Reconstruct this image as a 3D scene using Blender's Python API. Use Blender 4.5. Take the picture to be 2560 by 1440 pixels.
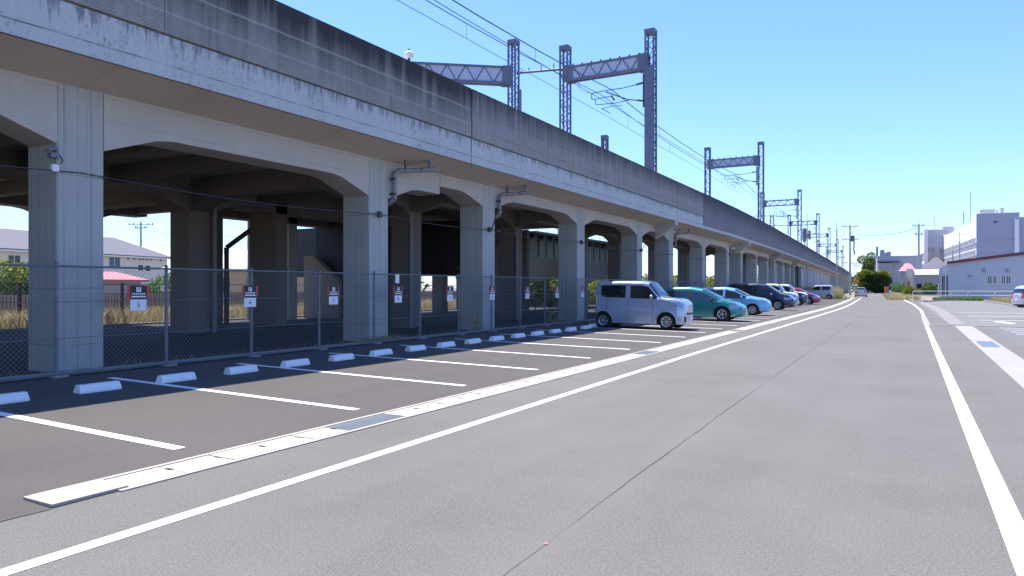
import bpy, math, random
from mathutils import Vector, Matrix
R = math.radians
random.seed(7)
for o in list(bpy.data.objects): bpy.data.objects.remove(o)
S = bpy.context.scene
C = S.collection

# ------------------------------------------------------------------ camera
F, CX, HY, TH, H = 1783.0, 1280.0, 718.0, math.atan(1000/1783.0), 1.57
sT, cT = math.sin(TH), math.cos(TH)
cd = bpy.data.cameras.new('camera'); cam = bpy.data.objects.new('camera', cd); C.objects.link(cam)
cd.sensor_width = 36; cd.lens = 36*F/2560; cd.shift_y = -2/2560
cd.clip_start = .05; cd.clip_end = 4000
cam.location = (0, 0, H); cam.rotation_euler = (R(90), 0, TH)
S.camera = cam
# ------------------------------------------------------------------ light
w = bpy.data.worlds.new('World'); S.world = w; w.use_nodes = True
nt = w.node_tree; bg = nt.nodes['Background']
sky = nt.nodes.new('ShaderNodeTexSky'); sky.sky_type = 'NISHITA'; sky.sun_disc = False
SUN = Vector((-2.53, 1.5, 7.57)).normalized()
sky.sun_elevation = math.asin(SUN.z); sky.sun_rotation = math.atan2(SUN.x, SUN.y)
sky.air_density = 1.2; sky.dust_density = .2; sky.ozone_density = 3; sky.altitude = 0
tint = nt.nodes.new('ShaderNodeMix'); tint.data_type = 'RGBA'; tint.blend_type = 'MULTIPLY'; tint.inputs[0].default_value = 1; tint.inputs[7].default_value = (.83, 1.03, 1.55, 1)
nt.links.new(sky.outputs[0], tint.inputs[6]); nt.links.new(tint.outputs[2], bg.inputs[0]); bg.inputs[1].default_value = .088
sl = bpy.data.lights.new('sun', 'SUN'); sun = bpy.data.objects.new('sun', sl); C.objects.link(sun)
sl.energy = 4.6; sl.angle = R(.5); sl.color = (1, .95, .88)
sun.rotation_euler = SUN.to_track_quat('Z', 'Y').to_euler()
vs = S.view_settings; vs.view_transform = 'Standard'; vs.look = 'None'; vs.exposure = 1.02; vs.gamma = 1; vs.use_curve_mapping = False
S.cycles.use_denoising = True
S.cycles.max_bounces = 6; S.cycles.diffuse_bounces = 3; S.cycles.glossy_bounces = 3; S.cycles.transparent_max_bounces = 8
S.cycles.caustics_reflective = False; S.cycles.caustics_refractive = False

# ------------------------------------------------------------------ helpers
TB = [(-200, 0), (55, 0), (72, -.35), (102, -1.45), (133, -2.7), (173, -4.3), (291, -9.2), (700, -26)]
def off(Y):
    if Y <= 55: return 0.0
    for (a, b), (c, d) in zip(TB, TB[1:]):
        if Y <= c: return b+(d-b)*(Y-a)/(c-a)
    return TB[-1][1]
def D(px, py, d):                       # a point at depth d metres in front of the viewpoint
    r = (px-CX)/F*d
    return (cT*r-sT*d, sT*r+cT*d, H+(HY-py)/F*d)
def ylist(a, b, step=8):
    n = max(1, int(math.ceil((b-a)/step))); return [a+(b-a)*i/n for i in range(n+1)]

def tag(o, label=None, cat=None, group=None, kind=None):
    if label: o['label'] = label
    if cat: o['category'] = cat
    if group: o['group'] = group
    if kind: o['kind'] = kind
    return o
def empty(name, loc=(0, 0, 0), rz=0, label=None, cat=None, group=None):
    o = bpy.data.objects.new(name, None); C.objects.link(o); o.location = loc; o.rotation_euler = (0, 0, rz)
    o.empty_display_size = .2
    return tag(o, label, cat, group)
def setpar(o, p, world):
    o.parent = p
    if world:
        q = p
        while q.parent: q = q.parent
        if q is p or True:
            if p.type == 'EMPTY': o.matrix_parent_inverse = Matrix.Translation(-Vector(p.location))
def copy_tree(o, parent=None):
    c = o.copy(); C.objects.link(c); c.parent = parent
    for ch in list(o.children): copy_tree(ch, c)
    return c

class MB:
    def __init__(s): s.v = []; s.f = []; s.m = []; s.sm = []
    def add(s, vs_, fs_, m=0, sm=False):
        b = len(s.v); s.v += [tuple(v) for v in vs_]
        for f in fs_: s.f.append([b+i for i in f]); s.m.append(m); s.sm.append(sm)
        return s
    def quad(s, a, b, c, d, m=0): return s.add([a, b, c, d], [[0, 1, 2, 3]], m)
    def box(s, x0, y0, z0, x1, y1, z1, m=0):
        v = [(x, y, z) for z in (z0, z1) for y in (y0, y1) for x in (x0, x1)]
        return s.add(v, [[0, 2, 3, 1], [4, 5, 7, 6], [0, 1, 5, 4], [2, 6, 7, 3], [0, 4, 6, 2], [1, 3, 7, 5]], m)
    def ext(s, poly, vec, m=0):          # poly of 3-D points extruded by vec
        n = len(poly); vec = Vector(vec)
        v = [Vector(p) for p in poly]; v += [p+vec for p in v]
        nrm = Vector((0, 0, 0))
        for i in range(n): nrm += v[i].cross(v[(i+1) % n])
        fl = nrm.dot(vec) > 0
        f = [list(range(n)), list(range(2*n-1, n-1, -1))]+[[(i+1) % n, i, i+n, (i+1) % n+n] for i in range(n)]
        if fl: f = [q[::-1] for q in f]
        return s.add(v, f, m)
    def tube(s, p0, p1, r, n=8, m=0, r2=None, cap=True):
        p0, p1 = Vector(p0), Vector(p1); r2 = r if r2 is None else r2
        d = (p1-p0).normalized(); a = d.orthogonal().normalized(); b = d.cross(a)
        v = []
        for p, q in ((p0, r), (p1, r2)):
            for i in range(n):
                t = 2*math.pi*i/n; v.append(p+a*math.cos(t)*q+b*math.sin(t)*q)
        f = [[i, (i+1) % n, (i+1) % n+n, i+n] for i in range(n)]
        s.add(v, f, m, n > 5)
        if cap: s.add(v, [list(range(n))[::-1], list(range(n, 2*n))], m)
        return s
    def path(s, pts, r, n=8, m=0):
        for a, b in zip(pts, pts[1:]): s.tube(a, b, r, n, m)
        return s
    def lathe(s, prof, c, axis='z', n=20, m=0, sm=True):   # prof: (radius, height)
        v = []
        for (rr, h) in prof:
            for i in range(n):
                t = 2*math.pi*i/n; x, y = rr*math.cos(t), rr*math.sin(t)
                p = {'z': (x, y, h), 'y': (x, h, y), 'x': (h, x, y)}[axis]
                v.append((c[0]+p[0], c[1]+p[1], c[2]+p[2]))
        f = []
        for k in range(len(prof)-1):
            for i in range(n): f.append([k*n+i, k*n+(i+1) % n, (k+1)*n+(i+1) % n, (k+1)*n+i])
        if axis == 'y': f = [q[::-1] for q in f]
        return s.add(v, f, m, sm)
    def sweep(s, prof, ys, m=0, warp=True):   # closed profile (x,z) along Y
        n = len(prof); v = []
        for y in ys:
            o = off(y) if warp else 0
            v += [(x+o, y, z) for x, z in prof]
        ar = sum(prof[i][0]*prof[(i+1) % n][1]-prof[(i+1) % n][0]*prof[i][1] for i in range(n))
        f = []
        for k in range(len(ys)-1):
            for i in range(n):
                j = (i+1) % n; q = [k*n+i, k*n+j, (k+1)*n+j, (k+1)*n+i]
                f.append(q[::-1] if ar < 0 else q)
        e0 = list(range(n)); e1 = [(len(ys)-1)*n+i for i in range(n)]
        f += [e0[::-1], e1] if ar > 0 else [e0, e1[::-1]]
        f2 = [q[::-1] for q in f]
        return s.add(v, f2, m)
    def build(s, name, mats, parent=None, world=True, auto=None, kind=None):
        me = bpy.data.meshes.new(name); me.from_pydata(s.v, [], s.f)
        if not isinstance(mats, (list, tuple)): mats = [mats]
        for mt in mats: me.materials.append(mt)
        me.polygons.foreach_set('material_index', s.m)
        me.polygons.foreach_set('use_smooth', [True]*len(s.f) if auto else s.sm)
        me.update()
        if auto: me.set_sharp_from_angle(angle=R(auto))
        o = bpy.data.objects.new(name, me); C.objects.link(o)
        if parent is not None: setpar(o, parent, world)
        if kind: o['kind'] = kind
        return o

# ------------------------------------------------------------------ materials
def mat(name):
    m = bpy.data.materials.new(name); m.use_nodes = True
    return m, m.node_tree, m.node_tree.nodes['Principled BSDF']
def N(t, typ, **k):
    n = t.nodes.new(typ)
    for a, b in k.items(): setattr(n, a, b)
    return n
def c4(c): return (c[0], c[1], c[2], 1)
def plain(name, col, rough=.6, metal=0, coat=0, emis=None, var=.12, scale=6, spec=.5):
    m, t, b = mat(name)
    if var:
        tc = N(t, 'ShaderNodeTexCoord'); nz = N(t, 'ShaderNodeTexNoise'); nz.inputs['Scale'].default_value = scale; nz.inputs['Detail'].default_value = 5
        mx = N(t, 'ShaderNodeMix', data_type='RGBA')
        mx.inputs[6].default_value = c4([c*(1-var) for c in col]); mx.inputs[7].default_value = c4([min(1, c*(1+var)) for c in col])
        t.links.new(tc.outputs['Object'], nz.inputs['Vector']); t.links.new(nz.outputs['Fac'], mx.inputs[0]); t.links.new(mx.outputs[2], b.inputs['Base Color'])
    else: b.inputs['Base Color'].default_value = c4(col)
    b.inputs['Roughness'].default_value = rough; b.inputs['Metallic'].default_value = metal
    b.inputs['Coat Weight'].default_value = coat; b.inputs['Coat Roughness'].default_value = .05
    b.inputs['Specular IOR Level'].default_value = spec
    return m
def math_(t, op, a, b=None, clamp=False):
    n = N(t, 'ShaderNodeMath', operation=op); n.use_clamp = clamp
    for i, x in enumerate((a, b)):
        if x is None: continue
        if isinstance(x, (int, float)): n.inputs[i].default_value = x
        else: t.links.new(x, n.inputs[i])
    return n.outputs[0]
def noise(t, vec, scale, detail=6, rough=.6):
    n = N(t, 'ShaderNodeTexNoise'); n.inputs['Scale'].default_value = scale; n.inputs['Detail'].default_value = detail; n.inputs['Roughness'].default_value = rough
    t.links.new(vec, n.inputs['Vector']); return n.outputs['Fac']
def mapv(t, vec, sc):
    m = N(t, 'ShaderNodeMapping'); m.inputs['Scale'].default_value = sc; t.links.new(vec, m.inputs['Vector']); return m.outputs[0]
def ramp(t, f, a, b):
    n = N(t, 'ShaderNodeMapRange'); n.inputs[1].default_value = a; n.inputs[2].default_value = b; n.clamp = True
    t.links.new(f, n.inputs[0]); return n.outputs[0]
def mixc(t, f, a, b):
    n = N(t, 'ShaderNodeMix', data_type='RGBA')
    if isinstance(f, (int, float)): n.inputs[0].default_value = f
    else: t.links.new(f, n.inputs[0])
    for i, x in ((6, a), (7, b)):
        if isinstance(x, (tuple, list)): n.inputs[i].default_value = c4(x)
        else: t.links.new(x, n.inputs[i])
    return n.outputs[2]
def bump(t, b, h, strength=.3, dist=.01):
    n = N(t, 'ShaderNodeBump'); n.inputs['Strength'].default_value = strength; n.inputs['Distance'].default_value = dist
    t.links.new(h, n.inputs['Height']); t.links.new(n.outputs[0], b.inputs['Normal'])

def concrete(name, col, boards=0.0, hlines=(), streak=.25, dirt=(.06, .055, .05), topdark=None, hatch=0, spots=.0, vjoint=None, hl=.5, llines=(), mask=None, fine=1.0, drips=None, clus=0):
    m, t, b = mat(name)
    tc = N(t, 'ShaderNodeTexCoord'); P = tc.outputs['Object']
    sp = N(t, 'ShaderNodeSeparateXYZ'); t.links.new(P, sp.inputs[0])
    big = noise(t, P, .7, 5); fineN = noise(t, P, 14, 6)
    base = mixc(t, ramp(t, big, .3, .7), [c*.86 for c in col], [c*1.08 for c in col])
    base = mixc(t, ramp(t, fineN, .25, .8), base, [c*.92 for c in col])
    if streak:
        st = noise(t, mapv(t, P, (5, 5, .25)), 1.6, 7, .65)
        base = mixc(t, math_(t, 'MULTIPLY', ramp(t, st, .52, .78), streak), base, dirt)
    if spots:
        sn = noise(t, mapv(t, P, (2, 2, 1.3)), 5, 8, .7)
        base = mixc(t, math_(t, 'MULTIPLY', ramp(t, sn, .6, .72), spots), base, dirt)
    if boards:
        k = math_(t, 'FRACT', math_(t, 'DIVIDE', math_(t, 'ADD', sp.outputs[0], sp.outputs[1]), boards))
        ln = math_(t, 'LESS_THAN', k, .055)
        vn = noise(t, mapv(t, P, (1.3, 1.3, .12)), 2.2, 3)
        base = mixc(t, math_(t, 'MULTIPLY', math_(t, 'MULTIPLY', ln, ramp(t, vn, .36, .6)), .75), base, [c*.25 for c in col])
    for z in hlines:
        wob = math_(t, 'ADD', sp.outputs[2], math_(t, 'MULTIPLY', math_(t, 'SUBTRACT', noise(t, P, 1.1, 2), .5), .03))
        ln = math_(t, 'LESS_THAN', math_(t, 'ABSOLUTE', math_(t, 'SUBTRACT', wob, z)), .012)
        base = mixc(t, math_(t, 'MULTIPLY', math_(t, 'MULTIPLY', ln, ramp(t, noise(t, P, .9, 3), .35, .6)), hl), base, [c*.3 for c in col])
    if vjoint:
        k = math_(t, 'FRACT', math_(t, 'DIVIDE', sp.outputs[1], vjoint))
        base = mixc(t, math_(t, 'MULTIPLY', math_(t, 'LESS_THAN', k, .018/vjoint), .75 if vjoint != 1.83 else .35), base, [c*.2 for c in col])
    if topdark:
        z0, z1, amt = topdark
        g = ramp(t, sp.outputs[2], z0, z1)
        sn = noise(t, mapv(t, P, (2.2*fine, 2.2*fine, .09*fine)), 1.5, 8, .68); s2 = noise(t, mapv(t, P, (.25, .25, .12)), 1, 3)
        f = math_(t, 'MULTIPLY', ramp(t, math_(t, 'ADD', sn, math_(t, 'MULTIPLY', g, .34 if fine == 1 else .22)), .42 if fine == 1 else .44, .78 if fine == 1 else .60), ramp(t, math_(t, 'ADD', s2, math_(t, 'MULTIPLY', g, .3)), .3 if fine == 1 else .2, .62 if fine == 1 else .5))
        if mask:
            wob = math_(t, 'ADD', sp.outputs[2], math_(t, 'MULTIPLY', math_(t, 'SUBTRACT', noise(t, mapv(t, P, (1, 1, .1)), 3, 5, .7), .5), 1.1))
            f = math_(t, 'MULTIPLY', f, math_(t, 'ADD', .12, math_(t, 'MULTIPLY', ramp(t, wob, mask[0], mask[1]), .88)))
        base = mixc(t, math_(t, 'MULTIPLY', f, amt), base, dirt)
    for z in llines:
        wob = math_(t, 'ADD', sp.outputs[2], math_(t, 'MULTIPLY', math_(t, 'SUBTRACT', noise(t, P, .8, 3), .5), .06))
        ln = ramp(t, math_(t, 'ABSOLUTE', math_(t, 'SUBTRACT', wob, z)), .035, .008)
        base = mixc(t, math_(t, 'MULTIPLY', ln, .55), base, [min(1, c*1.25) for c in col])
    if drips:
        g = ramp(t, sp.outputs[2], drips[0], drips[1]); sn = noise(t, mapv(t, P, (6, 6, .7)), 1.6, 7, .75)
        base = mixc(t, math_(t, 'MULTIPLY', ramp(t, math_(t, 'ADD', sn, math_(t, 'MULTIPLY', g, .22)), .62, .74), .75), base, dirt)
    if clus:
        cm = ramp(t, noise(t, P, .55, 3), .48, .60); cn = noise(t, mapv(t, P, (1, 1, .6)), 16, 6, .8)
        base = mixc(t, math_(t, 'MULTIPLY', math_(t, 'MULTIPLY', cm, ramp(t, cn, .54, .62)), clus), base, dirt)
    if hatch:
        wv = N(t, 'ShaderNodeTexWave'); wv.inputs['Scale'].default_value = 7; wv.inputs['Distortion'].default_value = 4.5; wv.inputs['Detail'].default_value = 4; wv.bands_direction = 'DIAGONAL'
        t.links.new(mapv(t, P, (0, 1, -1.4)), wv.inputs['Vector'])
        g = math_(t, 'MULTIPLY', math_(t, 'LESS_THAN', sp.outputs[2], 6.97), math_(t, 'LESS_THAN', sp.outputs[1], 17))
        base = mixc(t, math_(t, 'MULTIPLY', math_(t, 'MULTIPLY', math_(t, 'MULTIPLY', wv.outputs['Fac'], ramp(t, noise(t, P, 1.7, 5), .35, .65)), g), .32), base, dirt)
    t.links.new(base, b.inputs['Base Color']); b.inputs['Roughness'].default_value = .85; b.inputs['Specular IOR Level'].default_value = .25
    bump(t, b, noise(t, P, 30, 6), .25, .006)
    return m

M = {}
M['conc_col'] = concrete('concrete_column', (.46, .46, .44), boards=.235, hlines=(3.55, 1.55, .55), streak=.22, vjoint=None)
M['conc_beam'] = concrete('concrete_beam', (.53, .49, .44), streak=.12, hlines=(4.62, 5.04), hl=.35)
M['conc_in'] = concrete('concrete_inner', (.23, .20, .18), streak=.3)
M['conc_slab'] = concrete('concrete_soffit', (.60, .51, .43), streak=.1, vjoint=1.83)
M['conc_fascia'] = concrete('concrete_fascia', (.52, .53, .52), streak=.25, spots=.6, hlines=(5.58,), dirt=(.13, .13, .16), hl=1.0, drips=(5.7, 6.15), clus=.8)
M['conc_panel'] = concrete('concrete_parapet', (.33, .315, .29), streak=.4, topdark=(5.9, 7.7, .94), mask=(6.2, 7.35), hatch=1, dirt=(.032, .028, .032), llines=(6.53, 6.99), spots=.4, clus=.3)
M['conc_panel2'] = concrete('concrete_parapet_light', (.33, .315, .30), streak=.25, hlines=(6.96, 6.42), topdark=(6.1, 8.0, .95), mask=(6.75, 7.7), fine=2.0, dirt=(.045, .038, .045), vjoint=3.93, spots=.3, clus=.25, hl=.8)
M['conc_panel3'] = concrete('concrete_parapet_dark', (.235, .23, .24), streak=.5, hlines=(6.98, 6.55, 6.2, 5.9), topdark=(5.4, 8.2, .92), mask=(6.2, 7.6), fine=1.6, dirt=(.035, .03, .038), vjoint=2.2, spots=.3, clus=.3, hl=.7)
M['conc_drain'] = concrete('concrete_drain', (.43, .39, .34), streak=0, spots=.45, dirt=(.3, .28, .25))
M['conc_kerb'] = concrete('concrete_kerb', (.36, .34, .31), streak=0)
M['conc_drain2'] = concrete('concrete_paving_strip', (.32, .31, .29), streak=0, spots=.2, dirt=(.2, .19, .18))

def asphalt(name, c1, c2, sp1=75, speck=.12, dust=None):
    m, t, b = mat(name)
    tc = N(t, 'ShaderNodeTexCoord'); P = tc.outputs['Object']
    base = mixc(t, ramp(t, noise(t, P, .35, 7, .68), .32, .66), [c*.93 for c in c1], c2)
    g = noise(t, P, sp1, 3, .8); g2 = noise(t, P, 26, 5, .75)
    base = mixc(t, math_(t, 'MULTIPLY', ramp(t, g, .52, .66), speck*4.5), base, [min(1, c*2.0) for c in c2])
    base = mixc(t, math_(t, 'MULTIPLY', ramp(t, g, .48, .36), speck*5), base, [c*.4 for c in c1])
    base = mixc(t, math_(t, 'MULTIPLY', ramp(t, g2, .42, .68), .35), base, [c*1.25 for c in c2])
    # long faint tyre-polished bands along the road
    tr = noise(t, mapv(t, P, (1.2, .03, 1)), 1, 3)
    base = mixc(t, math_(t, 'MULTIPLY', ramp(t, tr, .45, .7), .22), base, [c*1.25 for c in c2])
    st = noise(t, mapv(t, P, (1, 1, 1)), 2.3, 8, .75)
    base = mixc(t, math_(t, 'MULTIPLY', ramp(t, st, .63, .75), .28), base, [c*.55 for c in c1])
    t.links.new(base, b.inputs['Base Color']); b.inputs['Roughness'].default_value = .9; b.inputs['Specular IOR Level'].default_value = .25
    bump(t, b, g, .5, .004)
    return m
M['road'] = asphalt('asphalt_road', (.116, .110, .100), (.147, .139, .127))
M['lot'] = asphalt('asphalt_lot', (.076, .070, .066), (.092, .084, .079), speck=.05)
M['lot2'] = asphalt('asphalt_lot_right', (.13, .122, .13), (.155, .147, .15), speck=.05)
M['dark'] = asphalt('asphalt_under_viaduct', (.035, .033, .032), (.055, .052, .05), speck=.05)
M['seam'] = plain('bitumen_seam', (.075, .072, .07), .8, var=.3)
def paint():
    m, t, b = mat('road_paint'); tc = N(t, 'ShaderNodeTexCoord'); P = tc.outputs['Object']
    wr = ramp(t, noise(t, P, 60, 6, .8), .57, .66)
    wr = math_(t, 'MULTIPLY', wr, ramp(t, noise(t, P, 1.3, 4), .35, .62))
    base = mixc(t, ramp(t, noise(t, P, 2.2, 5), .35, .7), (.84, .84, .84), (.74, .73, .72))
    base = mixc(t, math_(t, 'MULTIPLY', wr, .5), base, (.3, .3, .3))
    t.links.new(base, b.inputs['Base Color']); b.inputs['Roughness'].default_value = .7
    return m
M['paint'] = paint()
M['ground'] = concrete('dry_ground', (.24, .21, .16), streak=0, spots=.5, dirt=(.12, .11, .07))
M['gravel'] = asphalt('gravel', (.16, .145, .12), (.22, .20, .17), sp1=60, speck=.25)
M['gravel_dark'] = asphalt('gravel_shaded', (.10, .09, .075), (.14, .125, .105), sp1=60, speck=.25)
M['galv'] = plain('galvanised_steel', (.17, .185, .215), .5, .25, var=.15)
M['galv_blue'] = plain('weathered_lattice_steel', (.105, .13, .20), .55, .1, var=.2)
M['web'] = plain('pale_blue_web', (.36, .42, .55), .5, .1, var=.1)
M['mesh'] = plain('fence_wire', (.33, .35, .38), .5, .4, var=0)
M['pipe'] = plain('pvc_pipe', (.24, .235, .25), .5, var=.25)
M['dkpipe'] = plain('dark_pipe', (.06, .055, .055), .5, var=.2)
M['white'] = plain('white_paint', (.78, .78, .77), .5, var=.04)
M['stop'] = plain('wheel_stop_paint', (.80, .80, .79), .6, var=.10, scale=20)
M['grate'] = plain('grate_steel', (.21, .24, .27), .5, .2, var=.1)
M['blackhole'] = plain('void_dark', (.015, .015, .015), .9, var=0)
M['wire'] = plain('overhead_wire', (.05, .06, .09), .5, .3, var=0)
M['insul'] = plain('insulator', (.10, .07, .06), .3, var=0)
M['girder'] = plain('painted_girder_green', (.22, .29, .27), .55, var=.08)
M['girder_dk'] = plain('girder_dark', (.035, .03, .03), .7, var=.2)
M['red'] = plain('sign_red', (.62, .06, .04), .5, var=.05)
M['black'] = plain('sign_black', (.015, .015, .02), .5, var=0)
M['plate'] = plain('sign_white', (.80, .82, .84), .4, var=.03)
M['navy'] = plain('sign_digit', (.02, .04, .12), .5, var=0)
M['glass'] = plain('car_glass', (.012, .016, .022), .04, 0, .3, var=0)
M['tyre'] = plain('tyre_rubber', (.016, .016, .017), .85, var=0)
M['rim'] = plain('alloy_rim', (.55, .56, .58), .3, .7, var=0)
M['trim'] = plain('car_trim_black', (.012, .012, .013), .6, var=0)
M['lamp'] = plain('headlamp_lens', (.34, .38, .45), .06, .5, .8, var=0)
M['tail'] = plain('tail_lamp_lens', (.38, .01, .012), .12, 0, .5, var=0)
M['plateY'] = plain('number_plate_white', (.75, .76, .74), .5, var=0)
M['chrome'] = plain('chrome', (.75, .77, .8), .15, .9, var=0)
M['roof_grey'] = plain('roof_slate', (.115, .11, .135), .8, var=.12, scale=2)
M['wall_cream'] = plain('render_cream', (.66, .61, .52), .8, var=.05, scale=.6)
M['wall_white'] = plain('siding_white', (.50, .52, .58), .6, var=.05, scale=.4)
M['wall_pink'] = plain('tiles_pinkish_white', (.74, .69, .70), .8, var=.05, scale=.2)
M['wall_lav'] = plain('wall_pale', (.44, .44, .48), .8, var=.06, scale=.15)
M['wall_tan'] = plain('wall_tan', (.48, .36, .24), .8, var=.12)
M['wall_tan_dk'] = plain('wall_ochre', (.20, .17, .11), .85, var=.2)
M['win_far'] = plain('window_far', (.10, .105, .125), .5, var=.3, scale=.5)
M['wall_grey'] = plain('wall_grey', (.33, .32, .34), .8, var=.1)
M['win'] = plain('window_glass', (.03, .04, .055), .08, 0, .2, var=0)
M['winblue'] = plain('window_glass_pale', (.12, .17, .22), .1, 0, .2, var=0)
M['maroon'] = plain('roof_maroon', (.16, .035, .05), .5, var=.08)
M['roof_red'] = plain('roof_red_tin', (.42, .12, .13), .55, var=.15)
M['roof_pink'] = plain('roof_pink', (.62, .16, .22), .5, var=.1)
M['roof_pale'] = plain('roof_white_tiles', (.80, .78, .76), .5, var=.12, scale=9)
M['brown'] = plain('brown_metal', (.07, .045, .035), .6, var=.2)
M['orange'] = plain('orange_plastic', (.80, .13, .02), .5, var=.1)
M['wood'] = plain('weathered_wood', (.34, .24, .16), .8, var=.2)
M['polec'] = plain('concrete_pole', (.40, .41, .43), .7, var=.08)
M['trans'] = plain('transformer_grey', (.12, .14, .2), .5, var=.05)
M['tactile'] = plain('pink_pavers', (.22, .195, .19), .8, var=.3, scale=7)
M['bark'] = plain('bark', (.12, .085, .06), .9, var=.3)
def leafm(name, cols, trans=.35):
    m, t, b = mat(name)
    g = N(t, 'ShaderNodeNewGeometry')
    r = N(t, 'ShaderNodeValToRGB'); r.color_ramp.interpolation = 'LINEAR'
    while len(r.color_ramp.elements) < len(cols): r.color_ramp.elements.new(.5)
    for i, c in enumerate(cols):
        r.color_ramp.elements[i].position = i/(len(cols)-1); r.color_ramp.elements[i].color = c4(c)
    t.links.new(g.outputs['Random Per Island'], r.inputs[0]); t.links.new(r.outputs[0], b.inputs['Base Color'])
    b.inputs['Roughness'].default_value = .6; b.inputs['Specular IOR Level'].default_value = .3
    tr = N(t, 'ShaderNodeBsdfTranslucent'); t.links.new(r.outputs[0], tr.inputs[0])
    mx = N(t, 'ShaderNodeMixShader'); mx.inputs[0].default_value = trans
    o = t.nodes['Material Output']; t.links.new(b.outputs[0], mx.inputs[1]); t.links.new(tr.outputs[0], mx.inputs[2]); t.links.new(mx.outputs[0], o.inputs[0])
    return m
M['leaf'] = leafm('leaves_green', [(.05, .11, .012), (.10, .19, .02), (.16, .24, .03), (.05, .09, .015)])
M['leaf_dark'] = leafm('leaves_dark', [(.02, .06, .014), (.04, .10, .02), (.09, .17, .03)])
M['leaf_yel'] = leafm('leaves_yellow_green', [(.26, .32, .02), (.40, .38, .03), (.12, .20, .02), (.07, .12, .015)])
M['straw'] = leafm('dry_grass', [(.46, .34, .18), (.60, .47, .28), (.34, .33, .12), (.52, .36, .24), (.24, .28, .08)], .35)
M['grass'] = leafm('green_grass', [(.12, .22, .03), (.20, .28, .05), (.09, .16, .03)], .3)

def leaf_cloud(mb, blobs, n, size, m=0, seed=1):
    rnd = random.Random(seed)
    tot = sum(b[3]*b[4]*b[5] for b in blobs)
    for (cx, cy, cz, rx, ry, rz) in blobs:
        k = int(n*rx*ry*rz/tot)
        for _ in range(k):
            u = Vector((rnd.gauss(0, 1), rnd.gauss(0, 1), rnd.gauss(0, 1))).normalized()
            q = rnd.random()**.33
            q = .45+.6*q*rnd.uniform(.75, 1.05)
            p = Vector((cx+u.x*rx*q, cy+u.y*ry*q, cz+u.z*rz*q))
            a = Vector((rnd.gauss(0, 1), rnd.gauss(0, 1), rnd.gauss(0, 1))).normalized()
            b = a.orthogonal().normalized(); s_ = size*rnd.uniform(.5, 1.3)
            c = a.cross(b)
            mb.add([p-b*s_, p+c*s_*.55, p+b*s_, p-c*s_*.55], [[0, 1, 2, 3]], m)
    return mb
def blades(mb, pts, h, wd, rnd, m=0, lean=.35):
    for (x, y, z) in pts:
        a = rnd.uniform(0, 6.28); hh = h*rnd.uniform(.45, 1.15); ww = wd*rnd.uniform(.6, 1.3)
        dx, dy = math.cos(a)*ww, math.sin(a)*ww; lx, ly = rnd.gauss(0, lean)*hh, rnd.gauss(0, lean)*hh
        mb.add([(x-dx, y-dy, z), (x+dx, y+dy, z), (x+lx*.4+dx*.7, y+ly*.4+dy*.7, z+hh*.6), (x+lx*.4-dx*.7, y+ly*.4-dy*.7, z+hh*.6), (x+lx, y+ly, z+hh)],
               [[0, 1, 2, 3], [3, 2, 4]], m)

# ------------------------------------------------------------------ GROUND
def gz(x): return .015*(-5.3-x) if x < -5.3 else 0.0
FX = -12.05                        # back edge of the parking bays
mb = MB(); mb.quad((-900, -300, -.05), (900, -300, -.05), (900, 1800, -.05), (-900, 1800, -.05)); g = mb.build('ground', M['ground']); g['kind'] = 'structure'
def sheet(name, pts_fn, ys, m, warp=True):
    mb = MB()
    for a, b in zip(ys, ys[1:]):
        A, B = pts_fn(a), pts_fn(b); oa, ob = (off(a), off(b)) if warp else (0, 0)
        for i in range(len(A)-1):
            mb.quad((A[i][0]+oa, a, A[i][1]), (A[i+1][0]+oa, a, A[i+1][1]), (B[i+1][0]+ob, b, B[i+1][1]), (B[i][0]+ob, b, B[i][1]))
    o = mb.build(name, m); o['kind'] = 'structure'; return o
YS = [-30, 0, 2.83, 20, 40, 55]+[63+8*i for i in range(30)]
sheet('road', lambda y: [(-5.3, 0), (2.6, 0)], YS, M['road'])
sheet('road_shoulder', lambda y: [(1.5, -.004), (3, -.004)], ylist(-30, 110), M['road'])
sheet('parking_lot', lambda y: [(FX, gz(FX)), (-5.3, 0)], ylist(-30, 112), M['lot'])
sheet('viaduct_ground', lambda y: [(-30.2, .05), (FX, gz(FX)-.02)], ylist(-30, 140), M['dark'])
mb = MB(); mb.quad((2.1, -30, -.002), (60, -30, -.002), (60, 34, -.002), (2.1, 34, -.002)); mb.build('right_parking_lot', M['lot2'], kind='structure')
mb = MB(); mb.add([(1.4, 34, .004), (60, 34, .004), (60, 60, .004), (7.2, 68, .004), (7.0, 97.5, .004), (0.4, 97, .004)], [[0, 1, 2, 3, 4, 5]]); mb.build('right_forecourt', asphalt('asphalt_forecourt', (.15, .145, .14), (.18, .175, .165), speck=.06), kind='structure')
# road markings
def strip(mb, x0, x1, ys, z=.004, ofs=0):
    for a, b in zip(ys, ys[1:]):
        mb.quad((x0+off(a)+ofs, a, z), (x1+off(a)+ofs, a, z), (x1+off(b)+ofs, b, z), (x0+off(b)+ofs, b, z))
mb = MB()
for a, b in zip(ylist(-3, 118, 4), ylist(-3, 118, 4)[1:]):
    xa, xb = -4.28-.16*min(1, max(0, (a-2)/16)), -4.28-.16*min(1, max(0, (b-2)/16))
    mb.quad((xa-.125+off(a), a, .004), (xa+off(a), a, .004), (xb+off(b), b, .004), (xb-.125+off(b), b, .004))
mb.build('road_edge_line', M['paint'], kind='structure')
mb = MB()
for a, b in zip(ylist(-3, 34.2, 6), ylist(-3, 34.2, 6)[1:]): mb.quad((.505-.0015*a, a, .004), (.665-.0025*a, a, .004), (.665-.0025*b, b, .004), (.505-.0015*b, b, .004))
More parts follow.
